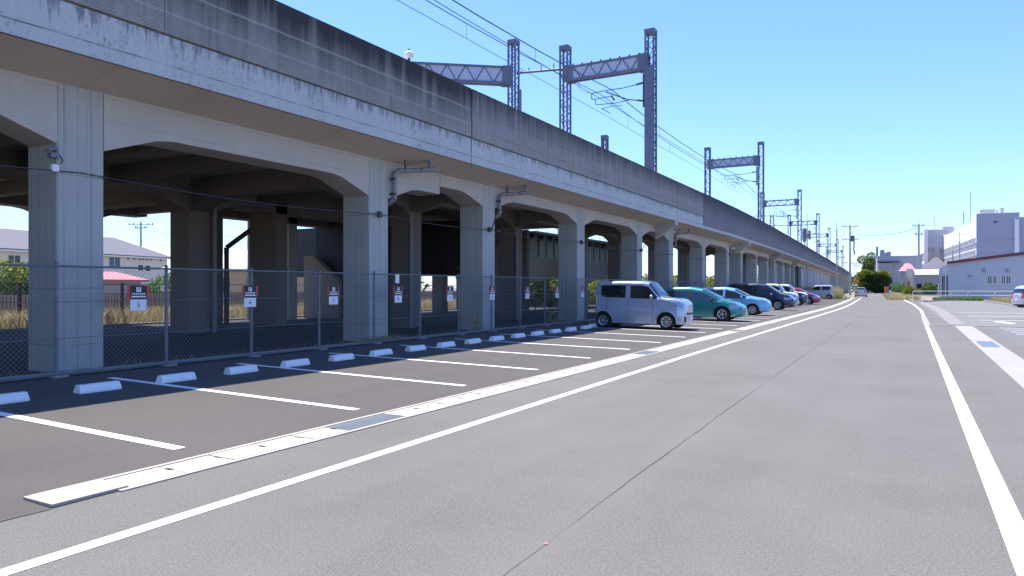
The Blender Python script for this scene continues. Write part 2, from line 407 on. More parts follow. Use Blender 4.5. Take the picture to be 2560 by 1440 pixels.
strip(mb, .47, .62, ylist(44, 180, 5)); strip(mb, -3.4, -1.6, [158, 159]); mb.build('road_edge_line', M['paint'], kind='structure')
mb = MB(); rnd = random.Random(3)                                       # thin longitudinal joint in the asphalt
ys = ylist(1.5, 60, .25); xs = [(-1.8-.09*math.sqrt(max(0, y-1))+rnd.gauss(0, .006)) for y in ys]; ws = [rnd.uniform(.0015, .006)*(.35 if math.sin(y*1.7)+math.sin(y*.63) > .9 else 1) for y in ys]
for i in range(len(ys)-1): mb.quad((xs[i]-ws[i], ys[i], .0045), (xs[i]+ws[i], ys[i], .0045), (xs[i+1]+ws[i+1], ys[i+1], .0045), (xs[i+1]-ws[i+1], ys[i+1], .0045))
for i in range(20): mb.quad((-5.32-.02*(i % 2), 2.8-i*.3, .0047), (-5.30-.02*(i % 2), 2.8-i*.3, .0047), (-5.30-.02*((i+1) % 2), 2.5-i*.3, .0047), (-5.32-.02*((i+1) % 2), 2.5-i*.3, .0047))
mb.build('asphalt_seam', M['seam'], kind='structure')
mb = MB(); mb.quad((-1.965, 3.88, .0055), (-1.935, 3.89, .0055), (-1.94, 3.92, .0055), (-1.96, 3.905, .0055)); mb.build('chalk_mark', M['roof_pink'], kind='structure')
mb = MB()
for k in range(-1, 25):                                                 # parking bay lines
    y = 4.36+2.51*k; o = off(y)
    if y > 66: continue
    x0, x1 = -11.4, -6.15
    mb.quad((x0+o, y, gz(x0)+.005), (x1+o, y, gz(x1)+.005), (x1+o, y+.13, gz(x1)+.005), (x0+o, y+.13, gz(x0)+.005))
mb.build('parking_bay_lines', M['paint'], kind='structure')
mb = MB()
mb.quad((3.19, 39.0, .006), (3.64, 37.0, .006), (3.9, 37.2, .006), (3.6, 39.5, .006))
for (x, y) in ((2.95, 33.1), (2.97, 31.6), (3.0, 30.2), (3.02, 28.9), (3.1, 27.5), (3.15, 26.2)): mb.quad((x, y, .003), (x+5, y+.2, .003), (x+5, y+.32, .003), (x, y+.12, .003))
for (x, y) in ((2.8, 40.5), (2.6, 46), (2.4, 52)): mb.quad((x, y, .006), (x+9, y+1, .006), (x+9, y+1.2, .006), (x, y+.15, .006))
mb.build('right_lot_lines', M['paint'], kind='structure')
mb = MB(); strip(mb, .42, .66, [34.4, 38, 43.5], .008); mb.build('concrete_patch', M['conc_drain2'], kind='structure')
mb = MB(); mb.box(1.5, -20, -.05, 2.1, 33.9, .012); mb.build('concrete_strip', M['conc_drain2'], kind='structure')
mb = MB(); mb.box(1.6, 22.3, .012, 2.0, 24.5, .018); mb.build('steel_grate_cover', M['trans'], kind='structure')
mb = MB(); mb.ext([(.75, 34.2, -.01), (40, 34.5, -.01), (40, 34.8, -.01), (.75, 34.4, -.01)], (0, 0, .03)); mb.ext([(.75, 42.0, -.01), (30, 41.6, -.01), (30, 41.8, -.01), (.75, 42.2, -.01)], (0, 0, .03)); mb.build('gutter_strip', M['conc_drain'], kind='structure')
sheet('paver_strip', lambda y: [(1.35, .01), (1.95, .01)], ylist(35.2, 84, 5), M['tactile'])
mb = MB()
for a, b in (((.2, 92), (1.2, 88)), ((1.2, 88), (3.4, 97)), ((3.4, 97), (7.2, 98)), ((7.2, 98), (7.3, 68)), ((7.3, 68), (12, 56)), ((-4.0, 186), (.2, 92))):
    p, q = Vector((a[0], a[1], 0)), Vector((b[0], b[1], 0)); nn = (q-p).cross(Vector((0, 0, 1))).normalized()*.09
    mb.ext([p-nn, p+nn, q+nn, q-nn], (0, 0, .13))
mb.build('kerb', M['conc_drain2'], kind='structure')

# ------------------------------------------------------------------ drain channel beside the road
dr = empty('drainage_channel', (-5.52, 2.8, 0), 0, 'pale concrete drainage channel with slotted lids running along the road edge', 'drain')
mb = MB()
ys = ylist(3.3, 112, 6)
mb.sweep([(-5.77, -.05), (-5.77, .012), (-5.72, .012), (-5.72, -.05)], [2.9]+ys); mb.sweep([(-5.33, -.05), (-5.33, .012), (-5.28, .012), (-5.28, -.05)], ys)
mb.build('channel_edge', M['conc_drain'], dr)
mb = MB(); mb2 = MB(); mg = MB()
gy = [5.85, 15.85, 25.85, 35.85, 45.85]
y = 3.4
while y < 112:
    gr = any(abs(y-q) < .3 for q in gy)
    if gr:
        if mb.v: mb.build('channel_lid', [M['conc_drain'], M['blackhole']], dr); mb = MB()
        o = off(y); mg = MB(); mb2.box(-5.71+o, y, -.06, -5.34+o, y+1.0, -.03, 1)
        for k in range(11): mg.box(-5.70+o+k*.0345, y, -.03, -5.682+o+k*.0345, y+.98, .008)
        for k in range(9): mg.box(-5.70+o, y+.02+k*.12, -.03, -5.345+o, y+.028+k*.12, .004)
        mg.build('steel_grate', M['grate'], dr); y += 1.0; continue
    L = .5 if y < 30 else 2.0
    if y+L > 112: break
    o = off(y); z = .010+random.uniform(-.003, .003)
    mb.box(-5.703+o, y+.005, -.05, -5.347+o, y+L-.005, z)
    if y < 30: mb.box(-5.60+o, y+L-.020, z-.01, -5.52+o, y+L+.016, z+.0025, 1)
    y += L
mb.build('channel_lid', [M['conc_drain'], M['blackhole']], dr); mb2.build('channel_bed', [M['conc_drain'], M['blackhole']], dr)
mb = MB(); mb.box(-5.71, 2.82, .004, -5.33, 3.385, .026); mb.build('end_plate', M['conc_drain'], dr)

# ------------------------------------------------------------------ VIADUCT
def haunch_poly(x, y0, y1, zt, zb, zh, L=1.2, c=.12):
    """beam side outline between two column faces, in a plane x"""
    L = min(L, (y1-y0)*.38)
    return [(x, y0, zt), (x, y0, zh), (x, y0+L-.15, zb-.05), (x, y0+L+.2, zb), (x, y1-L-.2, zb), (x, y1-L+.15, zb-.05), (x, y1, zh), (x, y1, zt)]
def column(par, x, y1, z1, w_=.82, d=.95, m='conc_col', z0=-.05):
    """front face at x, far edge at y1"""
    o = off(y1); c = .025; x0, x1, ya, yb = x-d+o, x+o, y1-w_, y1
    mb = MB(); mb.ext([(x0+c, ya, z0), (x1-c, ya, z0), (x1, ya+c, z0), (x1, yb-c, z0), (x1-c, yb, z0), (x0+c, yb, z0), (x0, yb-c, z0), (x0, ya+c, z0)], (0, 0, z1-z0))
    return mb.build('column', M[m], par)
vA = empty('railway_viaduct', (-12.9, 7.3, 0), 0, 'long weathered concrete railway viaduct on square columns along the car park', 'viaduct')
ZS = 5.12
blocks = []
y = -25.6
yb = [(-25.6, -3.55, [-14.2, -6.2], 0), (-3.55, 18.38, [-.35, 7.73, 15.85], 0), (18.38, 40.35, [21.75, 29.7, 37.6], 1)]
yy = 40.35
while yy < 330:
    yb.append((yy, yy+21.8, [yy+3.05, yy+10.95, yy+18.85], 1)); yy += 21.8
for bi, (ya, ye, cols, narrow) in enumerate(yb):
    far = ya > 100
    rows = [(-12.89, .95)]+([(-16.1, .8)] if narrow else [(-20.45, .95), (-27.6, .95)])
    xl = -18.1 if narrow else -29.2
    zb, zh = (4.73, 4.37) if narrow else (4.48, 4.06)
    g = .015
    # deck slab
    mb = MB()
    xr, xe = -12.89, rows[-1][0]-rows[-1][1]
    prof = [(-11.75, 5.36), (-11.75, 5.72), (xl+.02, 5.72), (xl+.02, 5.36), (xe, ZS+.002), (xr, ZS+.002)]
    mb.sweep(prof, [ya+g]+[v for v in ylist(ya, ye)[1:-1]]+[ye-g]); mb.build('deck', M['conc_slab'], vA)
    # beams along the viaduct
    for ri, (x, d) in enumerate(rows):
        mb = MB()
        edges = [ya+g]+[q for cy in cols for q in (cy-.82, cy)]+[ye-g]
        for k in range(0, len(edges), 2):
            a, b = edges[k], edges[k+1]
            o = off((a+b)/2); xx = x-.006+o; dd = d-.15
            if k == 0: P = [(xx, a, ZS), (xx, a, zb), (xx, b-1.4, zb), (xx, b-1.05, zb-.05), (xx, b, zh), (xx, b, ZS)]
            elif k == len(edges)-2: P = [(xx, a, ZS), (xx, a, zh), (xx, a+1.05, zb-.05), (xx, a+1.4, zb), (xx, b, zb), (xx, b, ZS)]
            else: P = haunch_poly(xx, a, b, ZS, zb, zh)
            sh = off(b)-off(a)
            if far: P = [(p[0]+off(p[1])-o, p[1], p[2]) for p in P]
            mb.ext(P, (-dd, 0, 0))
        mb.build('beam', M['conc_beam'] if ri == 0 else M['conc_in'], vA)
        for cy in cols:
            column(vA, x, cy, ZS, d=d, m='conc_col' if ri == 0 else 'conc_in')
    # cross beams
    for cy in cols:
        o = off(cy)
        for (xa, da), (xb_, db) in zip(rows, rows[1:]):
            mb = MB(); a, b = xa-da, xb_; L = 1.1
            P = [(a+o, cy-.1, ZS), (a+o, cy-.1, zh), (a-L+o, cy-.1, zb-.03), (b+L+o, cy-.1, zb-.03), (b+o, cy-.1, zh), (b+o, cy-.1, ZS)]
            mb.ext(P, (0, -.62, 0)); mb.build('cross_beam', M['conc_in'], vA)
    if not narrow:
        for k in range(len(cols)-1):
            for t_ in (.33, .67):
                ym = cols[k]+(cols[k+1]-.82-cols[k])*t_
                mb = MB(); mb.box(-20.4, ym-.2, 4.66, -13.85, ym+.2, ZS); mb.box(-27.5, ym-.2, 4.66, -21.45, ym+.2, ZS); mb.build('cross_beam', M['conc_in'], vA)
    # end cross beam at the joints
    for ye_ in (ya+.15, ye-.55):
        mb = MB(); mb.box(xe+off(ye_)+.05, ye_, zb+.08, -13.75+off(ye_), ye_+.4, ZS); mb.build('cross_beam', M['conc_in'], vA)
    # fascia, parapet (right side) and far parapet
    mb = MB(); ys_ = [ya+g]+[v for v in ylist(ya, ye)[1:-1]]+[ye-g]
    mb.sweep([(-11.75, 5.345), (-11.73, 5.345), (-11.73, 6.105), (-11.95, 6.105), (-11.95, 5.7), (-11.75, 5.7)], [ya+.03]+ys_[1:-1]+[ye-.03]); mb.build('fascia', M['conc_fascia'], vA)
    mb = MB(); mb.sweep([(-11.80, 5.345), (-11.752, 5.345), (-11.752, 5.375), (-11.80, 5.375)], ys_); mb.build('drip_edge', M['dkpipe'], vA)
    cut = [ya+.03] + [q for q in (8.12, 15.38, 21.42, 29.31, 36.95, 46.0) if ya+1 < q < ye-1] + [ye-.03]
    for a, b in zip(cut, cut[1:]):
        mk = 'conc_panel' if b < 19 else ('conc_panel2' if b < 46.5 else 'conc_panel3')
        if mk == 'conc_panel3': prof = [(-11.705, 5.56), (-11.705, 7.63), (-11.9, 7.63), (-11.9, 5.56)]
        else: prof = [(-11.715, 6.145), (-11.715, 7.63), (-11.9, 7.63), (-11.9, 6.145)]
        mb = MB(); mb.sweep(prof, [a+(.012 if a != ya+g else 0)]+[v for v in ylist(a, b)[1:-1]]+[b]); mb.build('parapet', M[mk], vA)
    mb = MB(); mb.sweep([(xl, 5.5), (xl, 7.5), (xl+.2, 7.5), (xl+.2, 5.5)], ys_); mb.build('parapet', M['conc_panel3'], vA)
for yj in [b[1] for b in yb[1:8]]:
    o = off(yj); mb = MB(); mb.box(-11.93+o, yj-.028, 5.4, -11.76+o, yj+.028, 7.58); mb.build('joint_filler', M['blackhole'], vA)
# bracket-like cross head at the joint after the second block, and more down the line
for yj in (40.35, 62.15, 83.95, 105.75):
    o = off(yj); mb = MB()
    mb.ext([(-12.885+o, yj-.55, ZS), (-12.885+o, yj-.55, 4.37), (-11.70+o, yj-.55, 5.12), (-11.70+o, yj-.55, 5.37)], (0, .5, 0)); mb.build('joint_bracket', M['conc_beam'], vA)
# infill walls under the far spans
for k, (a, b) in enumerate([(87.6, 95.0), (95.6, 103.2), (103.8, 110.5), (112.2, 116.4), (117, 125), (126, 134), (135, 143), (144, 152), (153, 162), (163, 200)]):
    mb = MB(); mm = M['leaf_dark'] if k == 3 else M['conc_in']
    xi = -12.72 if k == 3 else (-12.96 if k > 3 else -13.5); mb.sweep([(xi, 0), (xi, 4.6), (xi-.2, 4.6), (xi-.2, 0)], ylist(a, b, 5))
    o_ = mb.build('infill_panel', plain('dark_green_panel', (.02, .06, .035), .6) if k == 3 else M['conc_col' if k < 3 else 'wall_lav'], vA)

# track B viaduct: short narrow block, steel girder
vB = empty('branch_viaduct', (-22, 20, 0), 0, 'shaded second viaduct with pale green steel plate girder behind the first', 'viaduct')
for (x, y1, w_, d) in ((-21.9, 20.6, .62, 1.5), (-24.85, 19.9, .9, .9), (-21.9, 28.2, .6, .8), (-25.0, 28.2, .6, .8), (-21.9, 36.5, .6, .8), (-25.0, 36.5, .6, .8)): column(vB, x, y1, 4.9, w_, d, 'conc_in')
mb = MB(); mb.box(-27.2, 18.42, 5.3, -18.12, 40.6, 5.7); mb.box(-18.4, 18.42, 5.7, -18.2, 40.6, 7.4); mb.build('deck', M['conc_in'], vB)  # deck widened to meet the first viaduct, blocking sun through the gap
mb = MB(); mb.box(-22.7, 18.6, 4.5, -21.9, 40.4, 5.0); mb.box(-25.8, 18.6, 4.5, -25.0, 40.4, 5.0); mb.build('beam', M['conc_in'], vB)
mb = MB(); mb.box(-22.06, 41.0, 3.62, -22.0, 58, 5.0); mb.box(-22.2, 41.0, 3.56, -21.85, 58, 3.62); mb.box(-22.2, 41.0, 5.0, -21.85, 58, 5.06)
for k in range(14): mb.box(-22.0, 41.6+k*1.2, 3.62, -21.9, 41.64+k*1.2, 5.0) if k % 4 else mb.box(-22.0, 41.6+k*1.2, 3.62, -21.97, 42.0+k*1.2, 5.0)
mb.build('steel_girder', M['girder'], vB)
mb = MB()
for k in range(12):
    mb.box(-22.0, 41.3+k*1.4, 4.72, -21.6, 41.45+k*1.4, 5.02)
for k in range(7): mb.box(-21.995, 42.75, 3.75+k*.17, -21.95, 42.85, 3.80+k*.17)
mb.build('girder_bracket', M['girder_dk'], vB)
mb = MB(); mb.box(-23.8, 41.0, 5.08, -21.2, 58, 5.22); mb.build('walkway', M['galv'], vB)
mb = MB()
for k in range(12): mb.tube((-21.25, 41.3+k*1.5, 5.2), (-21.25, 41.3+k*1.5, 6.1), .02, 5)
for z in (5.65, 6.1): mb.tube((-21.25, 41.1, z), (-21.25, 58, z), .018, 5)
mb.build('railing', M['white'], vB)
mb = MB(); mb.box(-26.5, 58.1, 0, -21.5, 59.3, 5.0); mb.build('abutment', M['conc_in'], vB)
mb = MB(); mb.box(-27.2, 40.7, 0, -21.7, 41.0, 5.3); mb.build('abutment', M['conc_in'], vB)
mb = MB(); mb.box(-28.5, 48.0, 0, -22.3, 48.8, 4.6); mb.build('abutment', M['wall_tan_dk'], vB)
# dark low bridge crossing behind
dk = empty('low_crossing_bridge', (-24, 31, 0), 0, 'dark low steel bridge in shade beneath the branch viaduct', 'bridge')
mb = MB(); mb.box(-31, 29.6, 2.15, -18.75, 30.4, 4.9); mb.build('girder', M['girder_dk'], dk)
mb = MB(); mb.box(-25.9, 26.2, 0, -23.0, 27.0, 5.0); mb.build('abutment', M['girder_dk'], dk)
mb = MB(); mb.ext([(-26.1, 25.6, 0), (-26.1, 25.6, 3.1), (-25.5, 25.6, 3.1), (-24.2, 25.9, 1.9), (-24.2, 25.9, 0)], (0, .35, 0)); mb.build('wing_wall', concrete('pale_wing_wall', (.40, .34, .26), streak=.2), dk)
mb = MB(); mb.box(-25.6, 23.6, 0, -25.0, 24.1, 4.95); o = mb.build('pier', M['conc_col'], dk)

# drainpipes hung under the deck
def drainpipe(y, z0, label, big=True, low=3.3):
    o = off(y); x = -12.78+o
    t = empty('drainpipe', (x, y+.15, 0), 0, label, 'drainpipe', 'drainpipes under the viaduct deck')
    r = .068
    mb = MB(); pts = [(-12.2+o, y+1.05, 5.28), (-12.2+o, y+1.05, 5.02), (-12.35+o, y+.85, 4.95), (-12.72+o, y+.25, 4.88), (-12.78+o, y+.14, 4.78), (-12.78+o, y+.14, z0), (-12.95+o, y+.12, z0-.1), (-13.3+o, y+.12, z0-.14)]
    mb.path(pts, r, 10); mb.tube((-12.32+o, y+.8, 4.94), (-12.05+o, y+1.15, 5.0), r, 10); mb.build('pipe', M['pipe'], t, auto=50)
    for (a, b) in ((.35, 4.86), (.75, 4.9)): mb = MB(); mb.box(-12.60+o-(a-.35)*.7, y+a, b, -12.57+o-(a-.35)*.7, y+a+.02, 5.22); mb.build('bracket', M['dkpipe'], t)
    for z in (z0+.12, 4.6): mb = MB(); mb.box(-12.885+o, y+.05, z, -12.70+o, y+.09, z+.05); mb.build('bracket', M['dkpipe'], t)
drainpipe(15.85, 4.06, 'fat grey drainpipe bracketed on the column left of the first deck joint')
drainpipe(21.75, 4.15, 'curved pale drainpipe on the first column right of the deck joint')
drainpipe(43.4, 4.15, 'curved dark drainpipe on the column above the teal hatchback')
drainpipe(59.2, 4.15, 'small dark drainpipe on the column above the light blue hatchback')
drainpipe(81.2, 4.15, 'far drainpipe under the deck above the dark minivan')
for (x, y, lab) in ((-16.02, 20.98, 'straight vertical drainpipe on the inner column past the joint'), (-16.02, 28.95, 'straight vertical drainpipe on an inner column left of the green girder'), (-20.35, 15.95, 'thin pale vertical drainpipe beside the broad inner column')):
    mb = MB(); mb.tube((x, y, 0), (x, y, 4.25), .07, 10); mb.tube((x+.1, y-.13, 0), (x+.1, y-.13, 3.9), .03, 6)
    o = mb.build('drainpipe', M['pipe']); tag(o, lab, 'drainpipe', 'drainpipes under the viaduct deck')
mb = MB(); mb.path([(-24.6, 19.85, 0), (-24.6, 19.85, 3.2), (-24.0, 20.7, 4.05), (-23.7, 21.0, 4.1)], .1, 8); tag(mb.build('drainpipe', M['dkpipe']), 'black bent drainpipe on the dark column against the sky', 'drainpipe', 'drainpipes under the viaduct deck')

# cable strung along the columns + lamp and box on the first column
mb = MB(); rnd = random.Random(5)
cy = [-8.5, -.8, 7.3, 15.4, 21.35, 29.3, 37.2, 43.0, 50.9, 58.8]
for a, b in zip(cy, cy[1:]):
    P = [(-12.86, a+(b-a)*i/12, 3.60-.12*4*(i/12)*(1-i/12)*(b-a)/8) for i in range(13)]
    mb.path(P, .009, 5)
    for i in range(int((b-a)/.18)): 
        q = i*.18/(b-a); mb.tube((-12.86, a+i*.18, 3.60-.12*4*q*(1-q)*(b-a)/8), (-12.86, a+i*.18+.05, 3.60-.12*4*q*(1-q)*(b-a)/8), .013, 5, 1)
tag(mb.build('overhead_cable', [M['wire'], M['brown']]), 'thin dark cable sagging from column to column under the viaduct', 'cable')
for i, (y, lab) in enumerate(((15.42, 'small cable clamp on the second column face'), (21.3, 'cable bracket with a slanted arm on the third column'), (29.25, 'cable bracket on the fourth column face'), (37.2, 'cable bracket on the fifth column behind the silver van'))):
    mb = MB(); mb.box(-12.89, y-.06, 3.5, -12.80, y+.06, 3.66)
    mb.tube((-12.8, y-.1, 3.55), (-12.62, y-.35, 3.5), .025, 6); mb.tube((-12.8, y+.05, 3.55), (-12.5, y-.15, 4.0), .022, 6) if i % 2 else None
    tag(mb.build('cable_bracket', M['dkpipe']), lab, 'bracket', 'cable brackets on the columns')
t = empty('floodlight', (-12.9, 6.9, 3.9), 0, 'small grey floodlight with a white box on the corner of the nearest column', 'floodlight')
mb = MB(); mb.box(-12.96, 6.78, 3.80, -12.84, 6.90, 3.88); mb.ext([(-12.98, 6.74, 3.90), (-12.82, 6.74, 3.90), (-12.82, 6.9, 3.95), (-12.98, 6.9, 3.95)], (0, 0, .03)); mb.build('lamp_head', M['galv'], t)
mb = MB(); mb.box(-12.91, 6.80, 3.56, -12.83, 6.907, 3.68); mb.build('junction_box', M['plate'], t)
mb = MB(); mb.path([(-12.83, 6.92, 3.85), (-12.80, 6.95, 3.76), (-12.82, 6.93, 3.7)], .012, 5); mb.build('lead', M['wire'], t)

# white dome unit on the parapet
t = empty('warning_beacon', (-12.05, 15.7, 7.6), 0, 'white dome beacon on a short stub above the parapet', 'beacon')
mb = MB(); mb.tube((-12.05, 15.7, 7.3), (-12.05, 15.7, 7.87), .035, 8); mb.build('stub', M['wire'], t)
mb = MB(); mb.lathe([(0, 7.86), (.08, 7.86), (.12, 7.88), (.125, 7.95), (.11, 8.01), (.06, 8.05), (0, 8.06)], (-12.05, 15.7, 0), n=16); mb.build('dome', M['white'], t)
mb = MB(); mb.lathe([(0, 8.055), (.04, 8.055), (.03, 8.12), (0, 8.13)], (-12.05, 15.7, 0), n=10); mb.build('cap', M['galv'], t)

# ------------------------------------------------------------------ GANTRIES
def lattice_post(par, x, y, z0, z1, w_=.46, plate=False, lod=0):
    mb = MB(); h = w_/2; r = .045
    for sx in (-1, 1):
        for sy in (-1, 1):
            mb.box(x+sx*h-r, y+sy*h-r, z0, x+sx*h+r, y+sy*h+r, z1)
    st = .42 if lod == 0 else .7; k = 0; z = z0
    while z < z1-.1:
        za = min(z+st, z1); s1 = 1 if k % 2 else -1
        for sx in (-1, 1): mb.tube((x+sx*h, y-s1*h, z), (x+sx*h, y+s1*h, za), .022, 4, cap=False)
        for sy in (-1, 1): mb.tube((x-s1*h, y+sy*h, z), (x+s1*h, y+sy*h, za), .022, 4, cap=False)
        k += 1; z += st
    mb.box(x-h-.052, y-h-.052, z1-.22, x+h+.052, y+h+.052, z1+.01); 
    if plate: mb.box(x-h-.02, y-h-.065, z0, x+h+.02, y-h-.050, 13.3)
    return mb.build('post', M['galv_blue'], par)
def truss(par, p, q, dz, w_, step=.85, name='beam', web=False):
    p, q = Vector(p), Vector(q); d = (q-p); L = d.length; u = d/L; n = Vector((u.y, -u.x, 0)).normalized()*w_/2
    mb = MB(); k = int(L/step)
    for s_ in (-1, 1):
        for z in (0, dz): 
            a, b = p+n*s_+Vector((0, 0, z)), q+n*s_+Vector((0, 0, z)); mb.tube(a, b, .075, 4)
        for i in range(k):
            a = p+u*(L*i/k)+n*s_; m_ = p+u*(L*(i+.5)/k)+n*s_; b = p+u*(L*(i+1)/k)+n*s_
            mb.tube(a, m_+Vector((0, 0, dz)), .028, 4, cap=False); mb.tube(m_+Vector((0, 0, dz)), b, .028, 4, cap=False)
    for i in range(k+1):
        c = p+u*(L*i/k); mb.tube(c-n, c+n, .025, 4, cap=False); mb.tube(c-n+Vector((0, 0, dz)), c+n+Vector((0, 0, dz)), .025, 4, cap=False)
    for e in (p, q-u*.45):       # gusset boxes
        for s_ in (-1, 1):
            a = e+n*s_*1.15-Vector((0, 0, .1)); mb.ext([a, a+u*.55, a+u*.55+Vector((0, 0, dz+.2)), a+Vector((0, 0, dz+.2))], n.normalized()*.02)
    o = mb.build(name, M['galv_blue'], par)
    if web:
        mb = MB(); a = p-n*.9; b = q-n*.9; mb.ext([a, b, b+Vector((0, 0, dz)), a+Vector((0, 0, dz))], n.normalized()*.02); mb.build('web_plate', M['web'], o)
    return o
def arms(par, x, y):
    mb = MB()
    mb.box(x-.42, y-.08, 11.2, x-.34, y+.08, 12.98)
    mb.path([(x-.4, y, 12.5), (x-1.5, y, 12.38), (x-2.7, y-.1, 12.34), (x-3.35, y-.1, 12.3), (x-3.35, y-.1, 12.0), (x-3.2, y-.1, 11.95)], .025, 5)
    mb.path([(x-.4, y, 11.55), (x-1.3, y, 11.72), (x-2.55, y, 12.3)], .035, 5); mb.tube((x-.45, y, 11.55), (x-.75, y, 11.62), .06, 6)
    mb.path([(x-1.2, y, 11.68), (x-2.0, y-.05, 11.6), (x-3.1, y-.1, 11.64), (x-3.15, y-.1, 11.95), (x-2.2, y-.1, 12.0)], .022, 5)
    mb.path([(x-1.6, y+.1, 11.45), (x-2.1, y+.1, 11.5), (x-2.8, y, 11.42), (x-2.3, y, 11.1)], .02, 5)
    mb.tube((x-.45, y, 12.5), (x-.8, y, 12.46), .055, 6); mb.tube((x-2.2, y-.1, 12.02), (x-2.0, y-.1, 11.75), .05, 6)
    mb.path([(x-4.2, y, 13.2), (x-4.1, y, 12.6), (x-3.35, y, 12.3)], .012, 4)
    return mb.build('cantilever_arm', M['wire'], par)
gl = ['nearest blue grey lattice catenary gantry carried on the viaduct edge', 'second catenary gantry along the viaduct, beyond the nearest one', 'third catenary gantry along the viaduct, small against the sky', 'fourth catenary gantry, half hidden by a pole with grey cans', 'fifth distant catenary gantry over the viaduct', 'sixth very distant catenary gantry over the viaduct', 'farthest tiny catenary gantry over the viaduct end']
for i, y in enumerate((36.7, 70.2, 107.2, 143.2, 179.5, 222, 262)):
    o = off(y); x1, x2 = -12.12+o, -17.12+o
    g = empty('catenary_gantry', (x1, y, 5.7), 0, gl[i], 'gantry', 'catenary gantries along the viaduct')
    lattice_post(g, x1, y, 5.7, 15.25, .44, plate=(i == 0), lod=i > 1); lattice_post(g, x2, y, 5.7, 15.2, .44, lod=i > 1)
    truss(g, (x1-.1, y, 13.2), (x2+.1, y, 13.2), .72, .42, web=(i < 2))
    arms(g, x1, y)
    if i < 3:
        mb = MB()
        for k in range(8): mb.lathe([(0, 13.97), (.03, 13.97), (.05, 14.0), (.05, 14.08), (.02, 14.12), (0, 14.12)], (x1-.6-k*.55, y-.15, 0), n=6)
        mb.build('insulator', M['insul'], g)
g2 = empty('branch_gantry', (-20.2, 36.2, 5.5), 0, 'lattice gantry of the branch track, its left end hidden behind the parapet', 'gantry')
lattice_post(g2, -20.2, 36.2, 5.5, 15.9, .44); truss(g2, (-20.3, 36.1, 13.35), (-27.0, 30.8, 13.35), .9, .5, .95, web=True)
mb = MB(); mb.tube((-20.0, 36.25, 14.0), (-17.3, 36.7, 13.95), .07, 6)
for k in range(3): mb.tube((-19.3+k*.8, 36.4, 13.95), (-19.3+k*.8, 36.4, 14.25), .03, 5)
mb.build('tie_bar', M['galv_blue'], g2)
mb = MB(); mb.box(-19.9, 36.1, 5.5, -19.72, 36.3, 13.0); mb.build('mounting_channel', M['galv_blue'], g2)
mb = MB(); 
g3 = empty('signal_mast', (-17.3, 43.1, 5.5), 0, 'short lattice mast showing just above the parapet', 'mast'); lattice_post(g3, -17.3, 43.1, 5.5, 11.35, .3)

# overhead wires
def wirepath(pts, r, label, drop=None):
    mb = MB(); mb.path(pts, r, 4)
    if drop:
        for a, b in drop: mb.tube(a, b, r*.6, 4)
    tag(mb.build('catenary_wire', M['wire']), label, 'wire', 'overhead line wires')
sup = [0.2, 36.7, 70.2, 107.2, 143.2, 179.5, 222, 262]
def span(xa, zs, sag, step=4, y0=-12, xoff=lambda k: 0):
    P = []
    for k, (a, b) in enumerate(zip([-36]+sup, sup+[300])):
        n = 8
        for i in range(n):
            t_ = i/n; y = a+(b-a)*t_; P.append((xa+off(y)+xoff(k)*(1-t_)+xoff(k+1)*t_, y, zs-sag*4*t_*(1-t_)))
    return P
mB, cB = span(-14.3, 12.35, .55), span(-14.3, 11.5, .08); mA = [p for p in span(-14.9, 12.15, .5) if p[1] < 75]; cA = [p for p in span(-14.9, 11.15, .05) if p[1] < 75]
wirepath(mB, .024, 'upper messenger wire of the overhead line above the viaduct')
wirepath(cB, .015, 'lower contact wire with droppers above the viaduct', [(p, q) for p, q in zip(mB[::2], cB[::2])])
wirepath(mA, .018, 'second messenger wire of the overhead line, left of the first')
wirepath(cA, .012, 'second contact wire with droppers, lowest of the four', [(p, q) for p, q in zip(mA[1::2], cA[1::2])])

# ------------------------------------------------------------------ chain link fence with signs
fe = empty('chain_link_fence', (-12.35, 20, 0), 0, 'galvanised chain link fence between the parking bays and the viaduct columns', 'fence')
fy = [-3.4+2.0*i for i in range(52)]
for i, y in enumerate(fy):
    if y < 2: continue
    o = off(y); mb = MB(); n = 10 if y < 40 else 6; mb.tube((-12.35+o, y, .05), (-12.35+o, y, 1.96), .030, n)
    mb.box(-12.43+o, y-.11, .08, -12.17+o, y+.11, .115, 1)
    if y < 30: mb.lathe([(.03, 1.95), (.034, 1.965), (.02, 1.99), (0, 1.995)], (-12.35+o, y, 0), n=8)
    mb.build('post', [M['galv'], M['conc_kerb']], fe, auto=40)
mb = MB()
for z, r in ((1.92, .019), (.13, .014), (1.33, .006), (.72, .006)): mb.path([(-12.31+off(y), y, z) for y in [-6]+ylist(0, 98, 7)], r, 6)
mb.build('rail', M['galv'], fe)
mb = MB(); y0, y1, zb_, zt_ = 0, 48, .13, 1.92; hgt = zt_-zb_; p = .085; r = .0018
k = int((y1-y0)/p)
for i in range(k):
    for s_ in (1, -1):
        ya = y0+i*p; yb_ = ya+s_*hgt
        a = Vector((-12.33, ya, zb_)); b = Vector((-12.33, yb_, zt_))
        d = (b-a).normalized(); e = Vector((0, -d.z, d.y))*r; x = Vector((r, 0, 0))
        mb.add([a-e, a+e, b+e, b-e], [[0, 1, 2, 3]]); mb.add([a-x, a+x, b+x, b-x], [[0, 1, 2, 3]])
mb.build('wire_mesh', M['mesh'], fe)
mb = MB(); mb.sweep([(-12.62, 0), (-12.62, .14), (-12.5, .14), (-12.5, 0)], ylist(-8, 100)); tag(mb.build('low_kerb', M['conc_kerb']), kind='structure')

